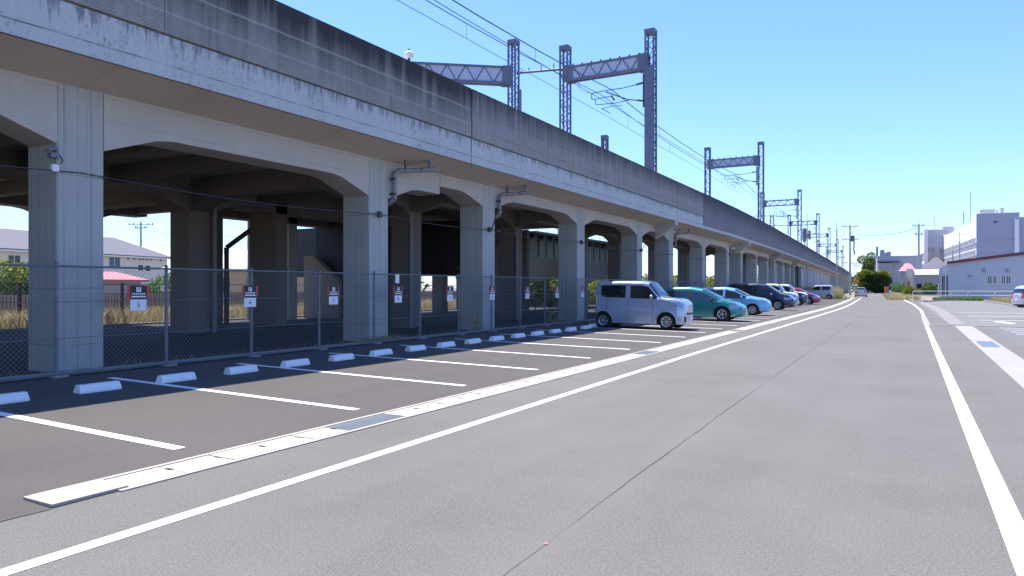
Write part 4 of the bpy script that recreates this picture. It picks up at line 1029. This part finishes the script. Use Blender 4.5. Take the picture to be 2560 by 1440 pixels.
# utility poles and wires behind
def pole(name, label, x, y, z, r, arms_=(), trans=False, group='utility poles', ang=TH):
    rt = empty(name, (x, y, 0), 0, label, 'utility pole', group)
    mb = MB(); mb.tube((x, y, -.05), (x, y, z), r*1.2, 10, r2=r*.8); mb.build('shaft', M['polec'], rt)
    ca, sa = math.cos(ang), math.sin(ang)
    for (za, hwid) in arms_:
        mb = MB(); a = Vector((x-ca*hwid, y-sa*hwid, za)); b = Vector((x+ca*hwid, y+sa*hwid, za)); mb.tube(a, b, .06, 6); o = mb.build('crossarm', M['trans'], rt)
        mb = MB()
        for s_ in (-.95, -.6, .6, .95): q = Vector((x+ca*hwid*s_, y+sa*hwid*s_, za)); mb.tube(q, q+Vector((0, 0, .32)), .07, 6)
        mb.build('insulator', M['trans'], o)
    if trans:
        mb = MB(); cx_, cy_ = x+ca*.55, y+sa*.55; mb.lathe([(0, z-3.4), (.34, z-3.4), (.36, z-3.2), (.36, z-2.3), (.3, z-2.15), (0, z-2.1)], (cx_, cy_, 0), n=14); mb.build('transformer', M['trans'], rt)
        mb = MB(); mb.path([(x+ca*.9, y+sa*.9, z-3.2), (x+ca*.8, y+sa*.8, z-5.2), (x+ca*1.0, y+sa*1.0, z-6.2)], .14, 6); mb.build('cable_loop', M['trans'], rt)
    mb = MB(); mb.tube((x, y, z-.2), (x, y, z+1.3), .03, 5); mb.build('lightning_rod', M['trans'], rt)
    return rt
p = D(352, 718, 110); pole('utility_pole', 'utility pole with crossarms rising behind the apartment roof', p[0], p[1], 11.6, .17, ((11.2, 1.9), (10.7, .9)))
p = D(625, 718, 33); pole('utility_pole', 'plain pale concrete pole standing behind the number six sign', p[0], p[1], 9.5, .115, ())
mb = MB(); rnd = random.Random(9)
for k in range(9):
    za, zb_ = 9.5+k*.45, 8.8+k*.42; a, b = Vector(D(-200, 718, 100)), Vector(D(760, 718, 125+k*3)); a.z, b.z = za, zb_
    mb.path([a.lerp(b, i/10)-Vector((0, 0, 1.0*4*(i/10)*(1-i/10))) for i in range(11)], .018, 4)
tag(mb.build('power_lines', M['wire']), 'bundle of thin power lines above the apartment house', 'wire')
# distant band of trees
rnd = random.Random(17); mb = MB(); bl = []
for k in range(70):
    px = 1300+k*14; d = 380+rnd.uniform(-30, 60); p = D(px, 718, d); bl.append((p[0], p[1], rnd.uniform(2, 4), 9, 9, rnd.uniform(4, 7)))
for k in range(30):
    px = -300+k*45; d = 170+rnd.uniform(-10, 30); p = D(px, 718, d); bl.append((p[0], p[1], 2, 8, 8, rnd.uniform(3, 5)))
leaf_cloud(mb, bl, 14000, .8, seed=18); tag(mb.build('distant_trees', M['leaf_dark']), kind='stuff', label='low band of distant trees on the horizon', cat='trees')

# ------------------------------------------------------------------ FAR END OF THE ROAD
def tree(name, label, x, y, h, cr, blobs, n, size, mk, seed, group=None):
    rt = empty(name, (x, y, 0), 0, label, 'tree', group)
    mb = MB(); mb.tube((x, y, -.05), (x+.1, y, h*.45), cr, 8, r2=cr*.6); rnd = random.Random(seed)
    for b in blobs[:7]: mb.tube((x+.05, y, h*.3), (b[0], b[1], b[2]), cr*.45, 6, r2=cr*.12)
    mb.build('trunk', M['bark'], rt)
    mb = MB(); leaf_cloud(mb, blobs, n, size, seed=seed); mb.build('crown', M[mk], rt)
    return rt
p = D(2168, 718, 225); rnd = random.Random(2)
tree('tall_tree', 'upright grey green tree behind the big dark bush', p[0], p[1], 12, .25, [(p[0]+rnd.uniform(-1.4, 1.2), p[1]+rnd.uniform(-1, 1), z, 1.5+.1*k, 1.5, 1.5) for k, z in enumerate((11.2, 10.2, 9.4, 8.4, 7.4, 6.4, 5.4, 4.6))], 6500, .20, 'leaf', 51)
cx_, cy_, _ = D(2187, 718, 186); bl = []
for k in range(34):
    a = rnd.uniform(0, 6.28); q = rnd.random()**.5; bl.append((cx_+cT*3.6*q*math.cos(a), cy_+sT*3.6*q*math.cos(a)+rnd.uniform(-1.5, 1.5), rnd.uniform(.5, 5.6-1.4*q), 1.5, 1.4, 1.2))
tree('dark_tree', 'large dark rounded tree closing the end of the road', cx_, cy_, 6, .3, bl, 24000, .17, 'leaf_dark', 52)
bl = [(cx_+cT*o_, cy_+sT*o_-1.5, z, 1.1, 1.1, .6) for o_, z in ((-3.4, 5.0), (-2.4, 5.6), (2.0, 5.4), (3.0, 4.9), (-3.8, 4.1), (-1.5, 5.2), (-3.2, 2.5))]
tree('light_tree', 'yellow green leafy tree overlapping the left of the dark tree', cx_-3, cy_-2, 5, .2, bl, 3000, .19, 'leaf_yel', 53)
for i, (px, py, d, r_, z, mk, lab) in enumerate(((2248, 730, 150, 1.5, 1.5, 'leaf', 'grey green bush right of the orange barrier'), (2322, 730, 128, 1.1, 1.4, 'leaf', 'green bush in front of the dark shed opening'), (2275, 740, 118, .9, 1.0, 'leaf_yel', 'small yellowish bush beside the beige panel'), (2541, 705, 92, 1.5, 2.0, 'leaf_yel', 'yellow leafed bush behind the silver minivan'), (2556, 695, 94, 1.4, 2.4, 'leaf_yel', 'taller yellow bush at the right picture edge'))):
    p = D(px, 718, d); shrub('roadside_bush', lab, [(p[0], p[1], z, r_, r_, z*.8), (p[0]+.6, p[1]+.2, z*.8, r_*.8, r_*.8, z*.6), (p[0]-.7, p[1], z*.7, r_*.6, r_*.6, z*.5)], 1700, .12, mk, 60+i, group='bushes on the right of the road')
rnd = random.Random(13); mb = MB()
pt = []
for _ in range(9000):
    y = rnd.uniform(101, 150); pt.append((off(y)-11.2+rnd.uniform(-1.4, 4.0*(1 if y < 128 else .6)), y, 0))
blades(mb, pt, 1.6, .03, rnd, lean=.2); tag(mb.build('tall_weeds', M['straw']), kind='stuff', label='tall dry weeds between the silver van and the road', cat='weeds')
mb = MB(); blades(mb, [(off(103)-8.4+rnd.gauss(0, 1), 103+rnd.gauss(0, 1.2), 0) for _ in range(450)], .9, .05, rnd, lean=.4); tag(mb.build('green_weeds', M['grass']), kind='stuff', label='green weeds at the front of the tall dry patch', cat='weeds')
mb = MB(); pt = [(rnd.uniform(2.2, 7.1), rnd.uniform(97.3, 100.5), 0) for _ in range(3500)]; blades(mb, pt, .4, .03, rnd); tag(mb.build('grass_strip', M['grass']), kind='stuff', label='green grass strip below the white pipe fence', cat='grass')
mb = MB(); pt = [(7.6+rnd.random()*2.5, rnd.uniform(66, 98), 0) for _ in range(2500)]+[(rnd.uniform(-2.5, 1.0)-(y-95)*.04, y, 0) for y in [rnd.uniform(98, 150) for _ in range(4500)]]; blades(mb, pt, .55, .03, rnd); tag(mb.build('roadside_weeds', M['straw']), kind='stuff', label='dry brown weeds along the right road edge', cat='weeds')

# orange barrier, mirror, posts
p = D(2217, 718, 178); t = empty('orange_barrier', (p[0], p[1], 0), 0, 'orange and white barricade at the end of the road', 'barrier')
mb = MB(); q = Vector((cT, sT, 0)); v = Vector((p[0], p[1], 0))
for z, hh in ((.95, .75), (.1, .7)): mb.ext([v-q*.55+Vector((0, 0, z)), v+q*.4+Vector((0, 0, z)), v+q*.4+Vector((0, 0, z+hh)), v-q*.55+Vector((0, 0, z+hh))], (-sT*.06, cT*.06, 0))
mb.build('panel', M['orange'], t); mb = MB(); mb.tube(v-q*.5, v-q*.5+Vector((0, 0, 1.8)), .04, 6); mb.tube(v+q*.35, v+q*.35+Vector((0, 0, 1.8)), .04, 6); mb.ext([v+q*.5, v+q*1.2, v+q*1.0+Vector((0, 0, .8)), v+q*.6+Vector((0, 0, .8))], (0, .1, 0)); mb.build('leg', M['white'], t)
p = D(2141, 718, 150); t = empty('traffic_mirror', (p[0], p[1], 0), 0, 'round orange backed road mirror on an orange post by the weeds', 'traffic mirror')
mb = MB(); v = Vector((p[0], p[1], 2.9)); fw = Vector((-sT, cT, 0))
mb.tube(v-fw*.05, v+fw*.05, .42, 18); mb.build('mirror_disc', M['orange'], t, auto=40)
mb = MB(); mb.tube((p[0]+.1, p[1]+.1, 0), (p[0]+.1, p[1]+.1, 3.0), .05, 8); mb.build('post', M['orange'], t)
for i, (px, d, hgt) in enumerate(((2268, 118, 3.4), (2289, 100, 1.5), (2300, 100, 1.4))):
    p = D(px, 718, d); mb = MB(); mb.box(p[0]-.07, p[1]-.07, 0, p[0]+.07, p[1]+.07, hgt); 
    if i == 1: mb.box(p[0]-.2, p[1]-.04, .9, p[0]+.65, p[1]+.0, 1.35)
    tag(mb.build('wooden_post', M['wood']), ['tall rusty post below the beige panel', 'weathered wooden post with a board by the kerb', 'short wooden post next to the board'][i], 'post', 'wooden posts at the right kerb')
# white pipe fence
pf = empty('pipe_fence', (2.7, 97, 0), 0, 'low white pipe fence in front of the factory', 'fence')
pts = [(.1, 97.0), (2.75, 98.8), (4.1, 99.2), (5.75, 99.6), (8.4, 99.8), (10.5, 99.9)]
for (x, y) in pts: 
    mb = MB(); mb.tube((x, y, 0), (x, y, 1.12 if x != 2.75 else 2.0), .045, 6); mb.build('post', M['white'], pf)
mb = MB()
for z in (1.1, .6): mb.path([(x, y, z) for x, y in pts], .03, 6)
mb.build('rail', M['white'], pf)

# factory
fx = empty('factory', (12, 105, 0), 0, 'long pale grey factory with a maroon roof edge on the right', 'factory')
wl = Wall((3.1, 102.6), (cT, sT)) ; wl = Wall((3.0, 102.6), (1, -.06))
mb = MB(); A = [wl.p(0, 0, -.05), wl.p(30, 0, -.05), wl.p(30, 0, 6.2), wl.p(15, 0, 6.2), wl.p(.9, 0, 4.45), wl.p(0, 0, 3.9)]; mb.ext(A, wl.n*16); mb.build('wall', M['wall_white'], fx)
mb = MB(); A = [wl.p(.75, -.3, 4.42), wl.p(15, -.3, 6.25), wl.p(30, -.3, 6.25), wl.p(30, -.3, 6.55), wl.p(15, -.3, 6.55), wl.p(.75, -.3, 4.72)]; mb.ext(A, wl.n*16.6); o = mb.build('roof', M['maroon'], fx)
mb = MB()
for k in range(90): a = .15+k*.33; zt = (3.9+(a)*.6 if a < .9 else min(6.2, 4.45+(a-.9)*.124))-.02; wl.block(mb, a, a+.03, -.02, .0, 0, zt)
mb.build('siding_rib', M['wall_white'], fx)
s_ = wl.s_at
for (pa, pb, z0, z1) in ((2470, 2479, 2.0, 2.9), (2483, 2491, 2.0, 2.9), (2505, 2513, 2.0, 2.9), (2517, 2526, 2.0, 2.9)): window(wl, fx, s_(pa), s_(pb), z0, z1, 'win', 'white', mull=1)
mb = MB()
for pa in (2355, 2360.5, 2366): wl.block(mb, s_(pa), s_(pa+4), -.04, .02, .5, 2.95)
mb.build('door', M['win'], fx)
for pa, z in ((2425, 2.9), (2460, 3.6), (2518, 3.55)): mb = MB(); c = wl.p(s_(pa), -.12, z); mb.lathe([(0, -.1), (.16, -.1), (.16, .1), (0, .12)], tuple(c), 'y', 10); mb.build('vent_hood', M['wall_grey'], fx)
mb = MB(); c = wl.p(.6, -.12, 0); mb.tube(c, c+Vector((0, 0, 3.8)), .05, 6); mb.build('downpipe', M['white'], fx)
# shed, grey roof, beige panel
rt, w2, b0, b1 = house('grey_roof_house', 'house with a dark grey hipped roof between the shed and the factory', D(2335, 718, 150), (1, -.04), 2306, 2372, 9, 4.9, 8.0, 'wall_grey', 'roof_grey', .7, 2.0)
sh = empty('shed', D(2315, 718, 135)[:2]+(0,), 0, 'dark open shed with a scalloped white corrugated awning', 'shed')
w3 = Wall(D(2315, 718, 135), (1, -.02)); a, b = w3.s_at(2286), w3.s_at(2347)
mb = MB(); w3.block(mb, a, b, .3, 5, 0, 4.0); mb.build('wall', M['wall_grey'], sh)
mb = MB()
n = 12
for k in range(n):
    u0, u1 = a+(b-a)*k/n, a+(b-a)*(k+1)/n; um = (u0+u1)/2
    mb.ext([w3.p(u0, -.4, 4.05), w3.p(um, -.4, 3.85), w3.p(u1, -.4, 4.05), w3.p(u1, .4, 4.95), w3.p(u0, .4, 4.95)], w3.n*.05)
mb.build('awning', M['white'], sh)
mb = MB(); w3.block(mb, a+2.9, a+4.1, .2, .31, .6, 2.0); w3.block(mb, a+.4, a+1.2, .2, .31, 1.0, 2.2); mb.build('opening', M['blackhole'], sh)
bp = empty('beige_cabinet', D(2274, 718, 130)[:2]+(0,), 0, 'beige sheet panel on posts above a small red doorway', 'cabin')
w4 = Wall(D(2274, 718, 130), (1, 0)); a, b = w4.s_at(2266), w4.s_at(2283)
mb = MB(); w4.block(mb, a, b, 0, 1.2, 3.2, 4.95); mb.build('panel', M['wall_cream'], bp); mb = MB(); w4.block(mb, a, a+.1, 0, .1, 0, 3.2); w4.block(mb, b-.1, b, 0, .1, 0, 3.2); w4.block(mb, a+.1, b-.1, .3, .4, 0, 3.2); mb.build('frame', M['wall_cream'], bp)
mb = MB(); w4.block(mb, a+.2, a+.55, .2, .3, 0, 2.7); mb.build('door', M['roof_red'], bp)
# pink roof house
rt, w5, b0, b1 = house('pink_roof_house', 'small house with a bright pink tin roof right of the trees', D(2266, 718, 200), (1, 0), 2250, 2288, 5, 6.0, 8.3, 'wall_grey', 'roof_pink', .4, 1.2)
# grey works building with chimney
gb = empty('works_building', D(2245, 718, 260)[:2]+(0,), 0, 'wide lavender grey works building with a square chimney and rooftop tanks', 'building')
w6 = Wall(D(2190, 718, 260), (1, .12)); sa = w6.s_at
mb = MB(); w6.block(mb, sa(2193), sa(2305), 0, 20, 0, 12.9); w6.block(mb, sa(2183), sa(2193), 6, 14, 0, 12); mb.build('wall', M['wall_lav'], gb)
mb = MB(); w6.block(mb, sa(2191), sa(2196.5), 1, 2.5, 12.9, 16.4); mb.build('chimney', M['wall_grey'], gb)
mb = MB(); w6.block(mb, sa(2202), sa(2212), 1, 5, 12.9, 15.2); w6.block(mb, sa(2206), sa(2218), .5, 4, 12.9, 14.1); w6.block(mb, sa(2219), sa(2228), 1, 5, 12.9, 14.5); mb.build('rooftop_tank', M['wall_grey'], gb)
mb = MB(); w6.block(mb, sa(2194), sa(2249), -2.5, -.0, 10.6, 10.9); w6.block(mb, sa(2194), sa(2230), -2.4, 0, 0, 10.2, 1); mb.build('canopy', [M['brown'], M['wall_grey']], gb)
for px in (2254, 2265, 2276): window(w6, gb, sa(px), sa(px+2), 9.0, 10.3, mull=0)

# hospital-like complex
def ribbon(wl, par, a0, a1, zs, dz, nwin, m):
    mb = MB(); g_ = MB(); q = MB()
    for z in zs:
        wl.block(g_, a0, a1, -.02, .1, z, z+dz)
        for k in range(nwin):
            a = a0+(a1-a0)*k/nwin; wl.block(q, a, a+(a1-a0)/nwin*.22, -.10, .0, z, z+dz)
    o = g_.build('window_band', M['win_far'], par); q.build('mullion', M[m], o)
hb = empty('hospital_building', (19, 290, 0), 0, 'large white multi storey building with ribbon windows and an end wall in blue shade, farthest right', 'building')
Pc = (18.9, 285.8); L_ = Wall(Pc, (-.078, .997)); Rf = Wall(Pc, (.997, .078)); L_.n = Vector((.997, .078, 0))
mb = MB(); Rf.block(mb, 0, 12, 0, 12, 0, 26.3); Rf.block(mb, 12, 60, 0, 60, 0, 24.7); Rf.block(mb, 0, 12, 12, 190, 0, 24.2); mb.build('wall', M['wall_pink'], hb)
mb = MB(); Rf.block(mb, .02, 12, -.05, 0, 0, 26.25); Rf.block(mb, 12, 60, -.05, 0, 0, 24.65)
mb.build('end_wall', plain('end_wall_shade_tone', (.36, .37, .46), .8, var=.04, scale=.2), hb)  # sheet over the end facing away from the sun, blue shade put into its colour
ribbon(L_, hb, .8, 188, (16.3, 12.2, 8.1, 4.0), 2.0, 64, 'wall_pink')
mb = MB()
for z in (18.1, 14.0, 9.9): L_.block(mb, 0, 189, -.5, -.02, z-3.85+2.0, z-3.85+2.25)
for z in (16.9, 12.4): Rf.block(mb, .3, 11.5, -.25, -.05, z, z+.25)
mb.build('ledge', M['wall_lav'], hb)
mb = MB(); Rf.block(mb, 1.5, 5.8, 3, 8, 26.3, 27.9); Rf.block(mb, 6.2, 6.6, 3, 4, 26.3, 27.6); Rf.block(mb, 7.3, 8.3, 3, 5, 26.3, 28.2); mb.build('rooftop_plant', M['wall_lav'], hb)
mb = MB(); Rf.block(mb, 10.6, 11.8, -.8, -.05, 0, 23.9); mb.build('duct', M['white'], hb)
mb = MB(); Rf.block(mb, 4.9, 5.9, -.1, -.05, 23.0, 23.7); Rf.block(mb, 13, 58, -.1, -.05, 3, 16.5, 1); mb.build('window', [M['win'], plain('glazed_wall_blue', (.22, .32, .48), .3, var=.25, scale=.3)], hb)
for x_, z1 in ((.4, 35),): 
    mb = MB(); q = Rf.p(x_, 6, 0); mb.tube((q.x-1.3, q.y, 24), (q.x-1.3, q.y, 34.5), .09, 6); mb.tube((q.x-3.0, q.y+5, 24), (q.x-3.0, q.y+5, 28.0), .12, 6); mb.build('antenna', M['trans'], hb)
h2_ = empty('hospital_wing', (6.5, 360, 0), 0, 'paler farther wing with a lit corner tower, left of the large building', 'building')
C2 = D(2320, 718, 320); R2 = Wall(C2, (.997, .078)); L2 = Wall(C2, (-.078, .997)); L2.n = Vector((.997, .078, 0))
mb = MB(); R2.block(mb, 0, 6, 0, 8, 0, 27.3); R2.block(mb, 6.2, 10.5, 4, 8, 25.5, 28.8); mb.build('tower', M['wall_lav'], h2_)
C3 = D(2352, 718, 330); L3 = Wall(C3, (-.078, .997)); L3.n = Vector((.997, .078, 0)); 
mb = MB(); L2.block(mb, 0, 60, 1.2, 12, 0, 19.5); mb.build('wall', M['wall_pink'], h2_)
mb = MB(); L2.block(mb, 0, 60, -.0, 1.2, 17.6, 18.8); L2.block(mb, 0, 60, 0, 1.2, 12.6, 14.0); L2.block(mb, -1.5, -.1, -1.6, -.1, 0, 27.5); mb.build('balcony', M['wall_pink'], h2_)
ribbon(L2, h2_, 1, 58, (14.3, 10.2), 2.6, 16, 'wall_pink')
R4 = Wall((10.5, 330), (.997, .078)); L4 = Wall((10.5, 330), (-.078, .997)); L4.n = Vector((.997, .078, 0))
mb = MB(); q = D(2312, 718, 320); mb.tube((q[0]+4, q[1]+5, 27), (q[0]+4, q[1]+5, 34), .1, 6); mb.build('antenna', M['trans'], h2_)

# poles at the far end
p = D(2125, 718, 150); pole('utility_pole', 'utility pole with double crossarms and a transformer at the end of the viaduct', p[0], p[1], 14.6, .19, ((14.3, 1.7), (11.6, 1.6)), True)
P1 = p
p = D(2092, 718, 108); rt = pole('utility_pole', 'slim pale pole with ladder like side frames, nearest of the far poles', p[0], p[1], 10.4, .10, ())
mb = MB(); q = Vector((cT, sT, 0)); v = Vector((p[0], p[1], 0))
for z in (10.2, 9.4, 8.6, 7.8): mb.tube(v+Vector((0, 0, z)), v+q*1.05+Vector((0, 0, z)), .02, 5)
mb.tube(v+q*1.05+Vector((0, 0, 9.4)), v+q*1.05+Vector((0, 0, 10.2)), .02, 5); mb.tube(v+q*1.05+Vector((0, 0, 7.8)), v+q*1.05+Vector((0, 0, 8.6)), .02, 5); mb.build('side_frame', M['trans'], rt)
p = D(2297, 718, 140); pole('utility_pole', 'utility pole in front of the hospital with insulators on crossarms', p[0], p[1], 14.0, .19, ((13.6, 1.2), (11.9, .8)))
P3 = p
p = D(2018, 718, 118); rt = pole('can_pole', 'pole carrying grey cable cans beside the third gantry', p[0], p[1], 12.6, .10, ())
mb = MB(); mb.lathe([(0, 8.9), (.25, 9.2), (.33, 9.6), (.33, 11.1), (.2, 11.4), (0, 11.5)], (p[0]-.45, p[1], 0), n=10); mb.lathe([(0, 9.4), (.2, 9.5), (.2, 10.9), (0, 11)], (p[0]+.35, p[1], 0), n=10); mb.build('cable_can', M['trans'], rt)
for i, (px, d, z) in enumerate(((2399, 105, 8.3), (2382, 105, 6.6), (2067, 190, 11), (2104, 200, 10.5), (2113, 230, 10), (2135, 240, 10), (2142, 260, 10))):
    p = D(px, 718, d); pole('utility_pole', ['slim pole in front of the ribbon windows, the taller of two', 'slim rusty pole in front of the ribbon windows, the shorter', 'hazy pole behind the viaduct end, leftmost of the group', 'hazy pole between the slim pole and the transformer pole', 'hazy pole just left of the transformer pole', 'hazy pole right of the transformer pole', 'rightmost hazy pole of the group beside the tall tree'][i], p[0], p[1], z, .09, ((z-.6, .9),) if i > 1 else ())
mb = MB()
for dz in (0, .5, -.9):
    a, b = Vector((P1[0], P1[1], 12.9+dz)), Vector((P3[0], P3[1], 13.3+dz)); mb.path([a.lerp(b, i/12)-Vector((0, 0, .9*4*(i/12)*(1-i/12))) for i in range(13)], .05 if dz == 0 else .02, 4)
b, a = Vector((P3[0], P3[1], 13.4)), Vector(D(2620, 600, 130)); mb.path([a.lerp(b, i/10)-Vector((0, 0, .6*4*(i/10)*(1-i/10))) for i in range(11)], .015, 4)
tag(mb.build('power_line', M['wire']), 'sagging power line across the road between two utility poles', 'wire')
p = D(1930, 718, 300); t = empty('power_pylon', (p[0], p[1], 0), 0, 'distant pale electricity pylon behind the gantries', 'pylon')
mb = MB()
for s1 in (-1, 1):
    for s2 in (-1, 1): mb.tube((p[0]+s1*2.6, p[1]+s2*2.6, 0), (p[0]+s1*.5, p[1]+s2*.5, 32), .14, 4)
for k in range(14): z = k*2.3; q = 2.6-2.1*z/32; q2 = 2.6-2.1*(z+2.3)/32; mb.tube((p[0]-q, p[1]-q, z), (p[0]+q2, p[1]-q2, z+2.3), .08, 4); mb.tube((p[0]+q, p[1]-q, z), (p[0]-q2, p[1]-q2, z+2.3), .08, 4)
mb.build('tower', M['galv_blue'], t)
mb = MB()
for z, l in ((31.5, 7.5), (27.5, 6.5), (23.5, 5.5)): mb.tube((p[0]-cT*l, p[1]-sT*l, z), (p[0]+cT*l, p[1]+sT*l, z), .16, 4)
mb.build('crossarm', M['galv_blue'], t)
